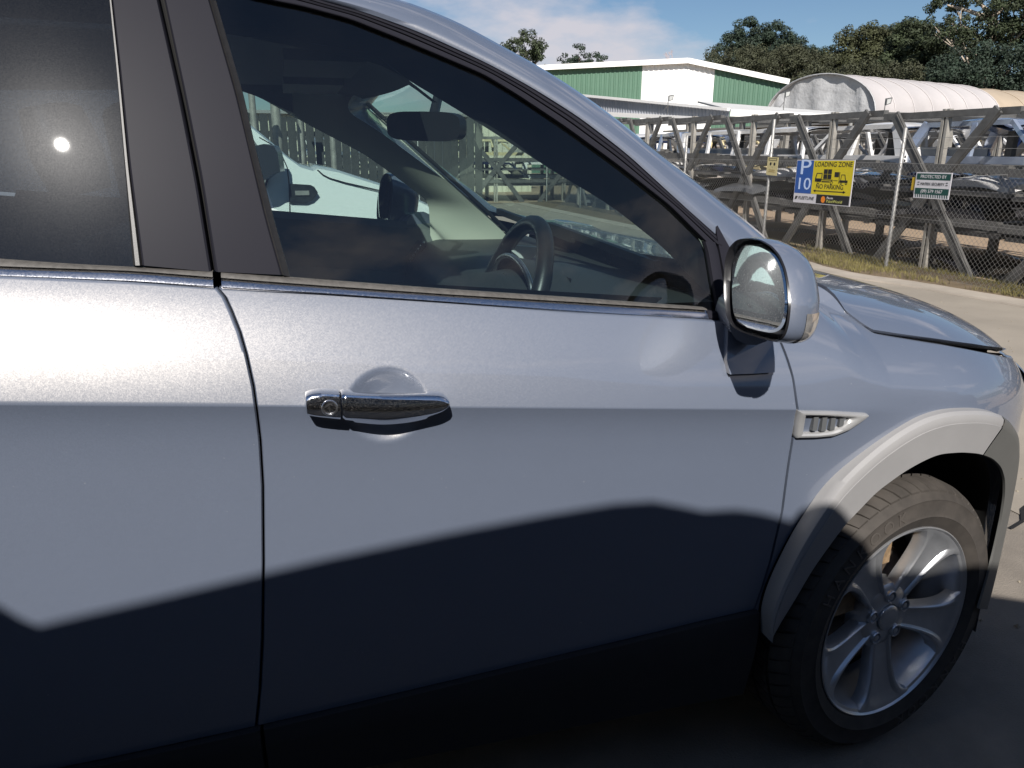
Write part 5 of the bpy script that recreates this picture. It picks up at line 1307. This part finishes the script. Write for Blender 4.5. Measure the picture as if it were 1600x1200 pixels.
def barrel(name, label, A0, A1, w, rise, m, end_mat, ribs):
    A0, A1 = Vector(A0), Vector(A1); ax = A1-A0; ax.z = 0; L = ax.length; ax.normalize(); cr = Vector((ax.y, -ax.x, 0)); zb = A0.z-rise; n = 24
    b = thing(name, label, 'building')
    def arc(s, k=1., dz=0.): return [A0+ax*s + cr*(w*k*cos(pi*j/n))*1. + Vector((0, 0, -rise+rise*k*sin(pi*j/n)**.9+dz)) for j in range(n+1)]
    rows = []; m_ = ribs*6
    for i in range(m_+1):
        s = L*i/m_; f = (i % 6)/6; sag = .035*sin(pi*f) ; rows.append(arc(s, 1-sag*.5))
    mb = MB(); mb.grid(rows); mb.build('cover', m, b, smooth=50)
    for i in range(ribs+1): mb = MB(); mb.tube(arc(L*i/ribs, 1.004), .035, 6); mb.build('hoop', m if i else end_mat, b, smooth=60)
    # gathered end curtain
    fr = arc(.05, .985); c = [Vector((p.x, p.y, zb-.05)) for p in fr]; rows = []
    for k in range(13):
        t = k/12; r = []
        for j, (a, q) in enumerate(zip(fr, c)):
            r.append(a.lerp(q, t)+ax*(.10+.07*sin(j*1.9+t)+.05*sin(j*.8+2*t)))
        rows.append(r)
    mb = MB(); mb.grid(rows); mb.build('end_curtain', end_mat, b, smooth=60)
    for s in (-1, 1):
        for i in range(2 if L > 12 else 1):
            p = A0+cr*(w*s*.86); mb = MB(); q0 = p; q1 = p+ax*L; a = cr*.9
            mb.prism([q0-a+Vector((0, 0, -q0.z)), q0+a+Vector((0, 0, -q0.z)), q0+a+Vector((0, 0, zb-q0.z)), q0-a+Vector((0, 0, zb-q0.z))], ax*L); mb.build('container_base', M_rack, b)
    return b
tA = [(23.614, 32.512, 5.035)][0]; tB = [(33.968, 35.529, 5.041)][0]; tC = [(44.065, 37.948, 5.006)][0]
tB = (tB[0], tB[1], tA[2])
barrel('tunnel_shelter', 'white fabric tunnel shelter with a crumpled grey end curtain', tA, tB, 3.1, 2.0, mat('shelter_fabric', (.46, .43, .42), .7, var=(.6, .88, 5), bump=(3, .3, .05)), mat('grey_tarpaulin', (.44, .44, .44), .45, var=(1.2, .68, 7), bump=(2.2, .6, .12)), 7)
barrel('tunnel_shelter', 'faded tan fabric tunnel shelter beyond the white one', Vector(tB)+(Vector(tB)-Vector(tA)).normalized()*.5+Vector((0, 0, -.1)), (tC[0], tC[1], tB[2]-.1), 3.0, 1.9, mat('tan_fabric', (.42, .34, .25), .75, var=(.6, .8)), mat('tan_fabric', (.42, .34, .25)), 4)
def floodlight(px, label):
    t = thing('floodlight', label, 'lamp', px); t.scale = (.6, .6, .6)
    mb = MB(); mb.tube([(0, 0, -.55), (0, 0, .0)], .018, 6); mb.build('mast', M_rack, t); mb = MB(); mb.tube([(0, 0, -.2), (-.28, -.1, -.45)], .012, 6); mb.build('stay', M_rack, t)
    mb = MB(); mb.prism([(-.02, -.06, -.02), (.22, -.06, .06), (.26, -.06, .30), (-.02, -.06, .25)], (.04, .12, 0)); mb.build('lamp_body', mat('lamp_grey', (.09, .09, .09), .4), t)
    mb = MB(); mb.add([(.02, -.064, .02), (.19, -.064, .08), (.22, -.064, .25), (.02, -.064, .21)], [(0, 1, 2, 3)]); mb.build('lamp_glass', mat('lamp_glass', (.45, .45, .43), .2), t)
floodlight([(9.458, 20.164, 2.852)][0], 'floodlight on a thin mast in front of the white shed panel')
floodlight([(12.197, 18.547, 2.922)][0], 'floodlight on a thin mast at the left foot of the tunnel shelter')
floodlight([(12.94, 15.463, 2.579)][0], 'floodlight in front of the white tunnel shelter cover')

# ---------------------------------------------------------------- trees
def leaf_mat(name, col): 
    m = mat(name, col, .75, var=(.9, .45, 3)); return m
L_dark = leaf_mat('dark_conifer', (.026, .046, .026)); L_olive = leaf_mat('olive_bush', (.062, .068, .025)); L_mid = leaf_mat('mid_green', (.042, .058, .022)); L_brown = leaf_mat('brown_olive', (.052, .056, .025))
M_bark = mat('bark', (.16, .13, .10), .9, var=(3, .6)); M_pale = mat('pale_bark', (.50, .42, .33), .85, var=(2, .6))
def crown(lobes, seed, leaf=.34, dens=10., flat_=.75):
    rn = random.Random(seed); vs = []; fs = []
    for (cx, cy, cz, rx, rz) in lobes:
        sub = []
        for _ in range(max(10, int(rx*rz*9))):
            u = Vector((rn.gauss(0, 1), rn.gauss(0, 1), rn.gauss(0, 1))).normalized(); k = rn.uniform(.55, 1.0); sub.append((Vector((cx+u.x*rx*k, cy+u.y*rx*k, cz+u.z*rz*k)), rn.uniform(.20, .36)*min(rx, 2.6)*.8))
        for c, r in sub:
            for _ in range(int(dens*(r/.6)**2*10)):
                u = Vector((rn.gauss(0, 1), rn.gauss(0, 1), rn.gauss(0, 1))).normalized(); p = c+Vector((u.x*r, u.y*r, u.z*r*flat_))*rn.uniform(.6, 1.08)
                n = (u+Vector((rn.uniform(-.8, .8), rn.uniform(-.8, .8), rn.uniform(-.2, .9)))).normalized(); a = n.orthogonal().normalized(); b = n.cross(a); s = leaf*rn.uniform(.45, 1.1); q = len(vs); rot = rn.uniform(0, pi); a, b = a*cos(rot)+b*sin(rot), b*cos(rot)-a*sin(rot)
                vs += [p-a*s*.5, p+b*s*.3, p+a*s*.6, p-b*s*.3]; fs.append((q, q+1, q+2, q+3))
    return vs, fs
def limb(mb, p, d, L, r, depth, rn, spread=.55):
    q = p+d*L; mid = p.lerp(q, .5)+Vector((rn.uniform(-1, 1), rn.uniform(-1, 1), 0))*L*.06; mb.tube([p, mid, q], [r, r*.8, r*.6], 6, cap=False)
    if depth == 0: return
    for _ in range(rn.choice((2, 3))):
        e = (d+Vector((rn.uniform(-1, 1), rn.uniform(-1, 1), rn.uniform(-.3, .6)))*spread).normalized(); limb(mb, q, e, L*rn.uniform(.55, .8), r*.58, depth-1, rn, spread)
PXM = 1202.
def tree(label, t, lobes_px, m, bark, seed, base_z=0., leaf=.24, dens=16., name='evergreen_tree', pale=False, group=None):
    """lobes given as ready world points with radii"""
    c = lobes_px[0]; x0 = sum(l[0] for l in lobes_px)/len(lobes_px); y0 = sum(l[1] for l in lobes_px)/len(lobes_px)
    o = thing(name, label, 'tree', (x0, y0, 0), group=group)
    L_ = [(a-x0, b-y0, c_, r1, r2) for a, b, c_, r1, r2 in lobes_px]
    vs, fs = crown(L_, seed, leaf, dens); from_data('crown', vs, fs, m, o)
    rn = random.Random(seed); mb = MB(); zt = max(l[2] for l in L_); zl = min(l[2]-l[4] for l in L_); mb.tube([(0, 0, 0), (.1, 0, zl*.6), (.0, .1, zt*.75)], [.35, .28, .12], 8); 
    for l in L_: mb.tube([(0, 0, max(.5, l[2]-l[4]*1.6)), (l[0]*.5, l[1]*.5, l[2]-l[4]*.7), (l[0], l[1], l[2])], [.22, .14, .06], 6)
    if pale:
        for k in range(5): limb(mb, Vector((rn.uniform(-1.5, 1.5), 0, zl*.6)), Vector((rn.uniform(-.5, .5), 0, 1)).normalized(), (zt-zl*.6)*.36, .15, 3, rn, .5)
    mb.build('trunk', bark, o, smooth=60)
def lobes(t, *L):
    """(px, py, half width px, half height px) read at distance t"""
    return [tuple(L_) for L_ in L]
TR = {
 'a': ([(23.366, 80.062, 11.352), (21.991, 80.467, 10.862), (24.624, 79.669, 10.509)], [(1.8, 1.4), (1.4, 1.3), (1.2, 1.0)]),
 'b': ([(28.502, 78.321, 10.748), (27.595, 78.655, 10.387), (29.728, 77.85, 10.319)], [(1.5, .9), (1.2, .7), (1.2, .7)]),
 'c': ([(48.735, 79.461, 13.517), (47.572, 80.171, 12.132), (50.647, 78.243, 12.805), (52.369, 77.089, 11.843), (46.451, 80.834, 11.376), (49.921, 78.713, 11.411), (53.5, 76.302, 11.161)], [(2.2, 1.9), (2.4, 1.7), (2.4, 1.8), (2.2, 1.4), (1.8, 1.0), (3.4, 2.0), (1.8, 1.2)]),
 'd': ([(39.699, 67.402, 9.124), (42.371, 65.732, 8.945), (44.701, 64.153, 8.657), (43.503, 64.98, 9.348), (41.382, 66.367, 9.412)], [(2.8, 1.3), (3.0, 1.5), (2.6, 1.5), (2.4, 1.2), (2.2, 1.2)]),
 'e': ([(51.156, 69.356, 10.379), (50.987, 69.481, 9.619), (51.74, 68.918, 9.177)], [(1.3, 1.6), (1.8, 1.5), (2.0, 1.3)]),
 'f': ([(51.868, 65.015, 11.742), (53.337, 63.808, 11.763), (51.543, 65.274, 10.651), (54.067, 63.188, 10.625), (52.943, 64.137, 9.468), (50.758, 65.891, 9.677)], [(2.0, 1.1), (2.2, 1.1), (2.0, 1.4), (2.6, 1.8), (3.2, 1.6), (2.2, 1.4)]),
 'g': ([(50.292, 57.193, 11.114), (51.407, 56.189, 10.64), (50.646, 56.878, 9.452), (52.116, 55.53, 8.867), (50.413, 57.085, 8.207), (51.891, 55.74, 7.733)], [(2.0, 1.1), (2.2, 1.3), (2.4, 1.7), (2.2, 1.4), (2.6, 1.4), (2.4, 1.2)]),
 'h': ([(47.895, 51.262, 12.21), (49.065, 50.14, 12.613), (50.294, 48.906, 11.96), (51.066, 48.098, 12.466), (48.663, 50.532, 10.814), (50.019, 49.188, 10.602), (51.203, 47.953, 10.054), (48.315, 50.865, 9.771), (50.031, 49.175, 9.193), (51.491, 47.643, 11.099), (52.266, 46.793, 11.222)], [(1.5, .6), (1.8, .7), (1.6, .7), (1.6, .8), (1.4, .8), (1.5, .9), (1.7, 1.0), (1.8, .9), (1.5, .8), (1.8, 1.0), (2.6, 2.2)]),
 'i': ([(43.413, 44.478, 6.956), (44.446, 43.444, 7.214), (45.484, 42.356, 6.948), (44.043, 43.853, 6.112), (45.337, 42.513, 6.045), (46.269, 41.497, 6.386), (43.218, 44.669, 6.234)], [(1.8, 1.2), (1.8, 1.1), (2.0, 1.3), (2.4, 1.1), (2.4, 1.2), (2.2, 1.6), (1.6, 1.0)]),
 'j': ([(44.504, 51.627, 6.9), (42.749, 53.099, 7.153), (46.022, 50.272, 6.473), (40.925, 54.529, 7.123)], [(2.6, .9), (2.4, .9), (2.2, .8), (2.4, .8)]),
}
def T(k): return [(p[0], p[1], p[2], r[0]*1.22, r[1]*1.2) for p, r in zip(*TR[k])]
tree('rounded dark green tree rising above the roof rail, left of the other far trees', 85, T('a'), L_mid, M_bark, 1)
tree('small dark green tree just above the left end of the green shed roof', 85, T('b'), L_dark, M_bark, 2)
tree('large dark conifer above the right side of the green shed', 95, T('c'), L_dark, M_bark, 3, dens=17)
tree('row of brownish olive bushes behind the green shed gable', 80, T('d'), L_brown, M_bark, 4, name='olive_bush', leaf=.20)
tree('narrow dark conifer between the big conifer and the olive trees', 88, T('e'), L_dark, M_bark, 5, leaf=.20)
tree('broad olive green tree above the crest of the tunnel shelter', 85, T('f'), L_olive, M_bark, 6)
tree('spreading mid green tree left of the tall pale trunked tree', 78, T('g'), L_mid, M_bark, 7)
tree('tall open tree with pale trunks at the top right corner', 72, T('h'), L_mid, M_pale, 8, dens=17, pale=True, leaf=.22)
tree('dense dark green bushes at the foot of the tall pale trunked tree', 64, T('i'), L_dark, M_bark, 9, name='dense_bush', leaf=.20, dens=16)
tree('low brownish scrub just above the tunnel shelter cover', 70, T('j'), L_brown, M_bark, 10, name='scrub_bush', leaf=.2)
def bare_tree(p, h, label, m, seed, r=.12, depth=5):
    o = thing('bare_tree', label, 'tree', p); rn = random.Random(seed); mb = MB(); limb(mb, Vector((0, 0, 0)), Vector((0, 0, 1)), h*.36, r, depth, rn, .7); mb.build('branches', m, o, smooth=60)
q = [(34.631, 70.188, 9.67)][0]; bare_tree((q[0], q[1], q[2]-1.1), 2.1, 'small bare pinkish tree peeping over the green shed ridge', mat('pink_twigs', (.45, .33, .30), .9), 3, .05, 5)
# a low ridge under the far trees
mb = MB(); rows = []
for i in range(40):
    a = radians(-10+i*3.2); r = []
    for k, (d, z) in enumerate(((58, -.5), (66, 3.2), (90, 5.0), (140, 6.0), (180, -1))): r.append((-1+d*sin(a), d*cos(a), z+.5*sin(i*.9+k)))
    rows.append(r)
mb.grid(rows); tag(mb.build('hillside', mat('scrubby_ground', (.08, .085, .035), .95, var=(.3, .5)), smooth=60), kind='structure')

# ---------------------------------------------------------------- white ute beyond the passenger side
def make_ute():
    t = thing('white_ute', 'white ute with a black wing vent parked beyond the passenger side, seen through the cabin', 'ute')
    M_w = mat('ute_white', (.74, .76, .74), .25, coat=.8); M_bk = mat('ute_black', (.012, .013, .016), .25); Y0 = 4.4; Wd = 1.86
    up = [(-1.5306, 1.5844), (-1.4278, 1.4958), (-1.3193, 1.397), (-1.2315, 1.3299), (-1.148, 1.3043)]; hd = [(-1.1168, 1.3213), (-0.9756, 1.2955), (-0.8155, 1.243), (-0.6696, 1.1984), (-0.4897, 1.1258)]
    a0 = up[0]; roof = [(a0[0]-.25, a0[1]+.17), (a0[0]-.55, a0[1]+.30), (a0[0]-1.9, a0[1]+.31), (a0[0]-2.15, a0[1]+.25), (a0[0]-2.35, 1.12), (a0[0]-3.9, 1.10), (a0[0]-3.95, .55)]
    fr = hd[-1]
    prof = [(a0[0]-3.95, .45), (fr[0]+.35, .45), (fr[0]+.38, .8), (fr[0]+.25, fr[1]-.12), fr] + hd[-2::-1] + up[::-1] + roof
    # body: side profile, sides tumble in above the waist
    def yy(z, s): v = .0 if z < 1.1 else (z-1.1)*.42; return Y0+v if s == 0 else Y0+Wd-v
    n = len(prof); mb = MB(); mb.v = [(x, yy(z, 0), z) for x, z in prof] + [(x, yy(z, 0)+.06, z+.015 if z > .9 else z) for x, z in prof] + [(x, yy(z, 1)-.06, z+.015 if z > .9 else z) for x, z in prof] + [(x, yy(z, 1), z) for x, z in prof]
    mb.f = [tuple(range(n)), tuple(reversed(range(3*n, 4*n)))]
    for k in range(3): mb.f += [(k*n+i, k*n+(i+1) % n, (k+1)*n+(i+1) % n, (k+1)*n+i) for i in range(n)]
    mb.build('body', M_w, t, smooth=35)
    wx = up[0][0]
    win = [(wx-.02, up[0][1]-.035), (up[2][0]-.10, up[2][1]-.07), (up[2][0]-.16, 1.18), (wx-.75, 1.16), (wx-.72, up[0][1]+.22), (wx-.35, up[0][1]+.15)]
    for s in (0, 1): mb = MB(); mb.prism([(x, yy(z, s)-(.006 if s == 0 else -.006), z) for x, z in win], (0, .004 if s == 0 else -.004, 0)); mb.build('side_window', M_bk, t)
    ws = MB(); ws.add([(up[3][0]-.0, Y0+.2, up[3][1]+.03), (up[3][0]-.0, Y0+Wd-.2, up[3][1]+.03), (wx-.25, Y0+Wd-.34, up[0][1]+.20), (wx-.25, Y0+.34, up[0][1]+.20)], [(0, 1, 2, 3)]); ws.build('windscreen', M_bk, t)
    vt = [(-1.3114, 1.2244), (-1.1758, 1.2151), (-1.1509, 1.2021), (-1.1277, 1.1631), (-1.1654, 1.1159), (-1.2099, 1.0948), (-1.3208, 1.1004)]; mb = MB(); mb.prism([(x, Y0-.012, z) for x, z in vt], (0, .02, 0)); v = mb.build('wing_vent', mat('ute_vent', (.045, .05, .055), .35, .4, var=(40, .5)), t)
    mb = MB(); mb.bar((vt[0][0]+.03, Y0-.016, (vt[0][1]+vt[-1][1])/2), (vt[3][0]-.06, Y0-.016, (vt[0][1]+vt[-1][1])/2), .012, .03); mb.build('vent_bar', M_galv, v)
    sh = [(-1.4906, 1.5279), (-1.4084, 1.4794), (-1.3515, 1.4136), (-1.3203, 1.33), (-1.3156, 1.2243), (-1.325, 1.044), (-1.3419, 0.8206)]; mb = MB(); mb.tube([(x, yy(z, 0)-.001, z) for x, z in sh], .004, 5); mb.build('door_gap', M_gap, t)
    hg = [(-1.1176, 1.3129), (-1.081, 1.2787), (-1.0391, 1.2571), (-0.9361, 1.2265), (-0.8181, 1.1996), (-0.5816, 1.1448)]; mb = MB(); mb.tube([(x, Y0-.002+(z-1.1)*.42*(z > 1.1), z) for x, z in hg], .005, 5); mb.build('bonnet_gap', M_gap, t)
    mp = [(-1.518, 1.4695), (-1.4577, 1.4818), (-1.395, 1.4704), (-1.3748, 1.4226), (-1.3676, 1.3097), (-1.4214, 1.2935), (-1.4643, 1.2612), (-1.5337, 1.2453), (-1.5497, 1.334)]; mb = MB(); mb.prism([(x, 4.18, z) for x, z in mp], (.03, .13, 0)); mb.build('door_mirror', mat('ute_chrome_dark', (.10, .11, .13), .2, .7), t, smooth=20)
    for x in (fr[0]-.28, fr[0]-3.5):
        for s in (0, 1):
            mb = MB(); y = Y0+.02 if s == 0 else Y0+Wd-.24; mb.lathe([(.2, 0), (.36, 0), (.39, .04), (.39, .18), (.36, .22), (.2, .22)], (x, y, .39), n=32); mb.lathe([(.001, .03), (.2, .02), (.22, .0)], (x, y, .39), n=32); mb.build('wheel', M_tyre, t, smooth=40)
make_ute()

# ---------------------------------------------------------------- unseen van added behind the photographer, outlined to throw the shadow on the door
def make_shade_van():
    t = thing('added_shade_van', 'dark van shape added behind the photographer to shade the lower half of the SUV', 'van')
    M_v = mat('shade_van_paint', (.012, .013, .016), .25, coat=.6)
    Yn, Yf = -1.95, -3.9
    top = [(-6.2, .4), (-6.2, 2.75), (-6.0, 2.95), (-2.9, 2.95), (-2.62, 2.55), (-2.448, 2.373), (-2.424, 2.346), (-2.401, 2.327), (-2.336, 2.335), (-2.242, 2.345), (-2.061, 2.366), (-1.939, 2.38), (-1.703, 2.401), (-1.513, 2.413), (-1.366, 2.419), (-1.282, 2.414), (-1.223, 2.396), (-1.163, 2.376), (-1.087, 2.37), (-1.028, 2.355), (-.975, 2.336), (-.947, 2.324), (-.93, 2.347), (-.9, 2.351), (-.873, 2.341), (-.839, 2.319), (-.808, 2.291), (-.739, 2.206), (-.70, 2.165), (-.571, 2.151), (-.417, 2.142), (-.2, 2.12), (.089, 2.06), (.22, 2.0), (.6, 1.86), (.95, 1.55), (1.05, 1.2), (1.08, .4)]
    n = len(top); mb = MB(); mb.prism([(x, Yn, z) for x, z in top], (0, Yf-Yn, 0)); mb.build('body', M_v, t)
    for (a, b) in (((-2.0, 1.5), (-1.1, 2.1)), ((-.95, 1.45), (.35, 1.85)), ((-3.4, 1.6), (-2.3, 2.15))):
        mb = MB(); mb.box((a[0], Yn, a[1]), (b[0], Yn+.006, b[1])); mb.build('side_window', mat('blocker_glass', (.01, .012, .014), .05), t)
    mb = MB(); mb.box((-6.2, Yn, .40), (1.0, Yn+.02, .62)); mb.build('sill_moulding', M_rubber, t)
    for x in (-4.9, .15):
        for y in (Yn-.24, Yf+.02): mb = MB(); mb.lathe([(.2, 0), (.34, 0), (.36, .04), (.36, .18), (.34, .22), (.2, .22), (.2, .0)], (x, y, .36), n=32); mb.lathe([(.001, .18), (.2, .2), (.2, .02), (.001, .03)], (x, y, .36), n=24); mb.build('wheel', M_tyre, t, smooth=40)
    for y in (-2.2, -3.7): mb = MB(); mb.box((1.05, y, .8), (1.10, y+.25, 1.0)); mb.build('headlight', M_lens, t)
make_shade_van()
for k, (x, y, s) in enumerate(((-6, -19, 11), (-1, -24, 12), (5, -17, 13))):
    bare_tree((x, y, 0), 10, ('leafless tree far behind the photographer, mirrored low in the side window', 'tall leafless tree behind the photographer to the left of the added van', 'leafless tree behind the photographer beyond the added van bonnet')[k], M_bark, s, .22, 6)

# ---------------------------------------------------------------- unseen building added behind the photographer to cut the sky light
def make_sky_blocker():
    t = thing('added_sky_blocker', 'long dark building added behind the photographer to cut sky light on the SUV', 'building', (-6, -6.6, 0))
    md = mat('sky_blocker_boards', (.05, .052, .055), .75, var=(.8, .7)); mb = MB(); mb.box((-16, -7, 0), (17, 0, 3.7)); mb.build('wall', md, t)
    for k in range(12): mb = MB(); mb.box((-16, 0, .3*k+.02), (17, .03, .3*k+.28)); mb.build('weatherboard', md, t)
    mb = MB(); mb.box((-16.3, -7.2, 3.7), (17.3, .10, 3.82)); mb.build('roof', M_galv, t)
    for k in range(4): mb = MB(); mb.box((-13+7*k, .03, 1.0), (-11+7*k, .05, 2.2)); mb.build('window', mat('blocker_glass', (.01, .012, .014), .05), t)
make_sky_blocker()

t = thing('cream_warehouse', 'pale cream ribbed warehouse wall behind the racks at the end of the driveway', 'building', (0, 27, 0))
mb = MB(); corrugated(mb, (-16, 0), (7.5, 0), 0, 2.6, 0, 2.6, pitch=.25, depth=.04); mb.build('wall_sheet', mat('cream_sheet', (.60, .57, .45), .6, var=(.6, .85)), t)
mb = MB(); mb.box((-16.2, -.3, 2.6), (7.7, 8, 2.7)); mb.build('roof', M_galv, t)

def make_bounce_blocker():  # unseen trailer added to keep light from the sunlit ground off the arch
    t = thing('added_bounce_blocker', 'dark trailer shape added ahead of the van to block ground light', 'trailer', (3.5, -3.0, 0)); m = mat('bounce_blocker_cover', (.02, .022, .025), .7, var=(2, .7), bump=(6, .4, .02))
    rows = []
    for i in range(13):
        x = -2.1+4.2*i/12; h = 1.62+.05*sin(i*1.3); rows.append([(x, .9, .5), (x, .92, 1.1), (x, .88, h-.06), (x, .78, h), (x, 0, h+.09), (x, -.78, h), (x, -.88, h-.06), (x, -.92, 1.1), (x, -.9, .5)])
    mb = MB(); mb.grid(rows); mb.f += [tuple(range(9)), tuple(12*9+k for k in range(9))]; mb.build('cover', m, t, smooth=40)
    mb = MB(); mb.box((-2.1, -.9, .38), (2.1, .9, .5)); mb.bar((2.1, 0, .42), (3.2, 0, .42), .08, .08); mb.build('chassis', M_rack, t)
    for x in (-.45, .45):
        for y in (-.98, .80): mb = MB(); mb.lathe([(.15, 0), (.31, 0), (.33, .03), (.33, .15), (.31, .18), (.15, .18)], (x, y, .33), n=28); mb.lathe([(.001, .02), (.15, .02)], (x, y, .33), n=20); mb.build('wheel', M_tyre, t, smooth=40)
make_bounce_blocker()
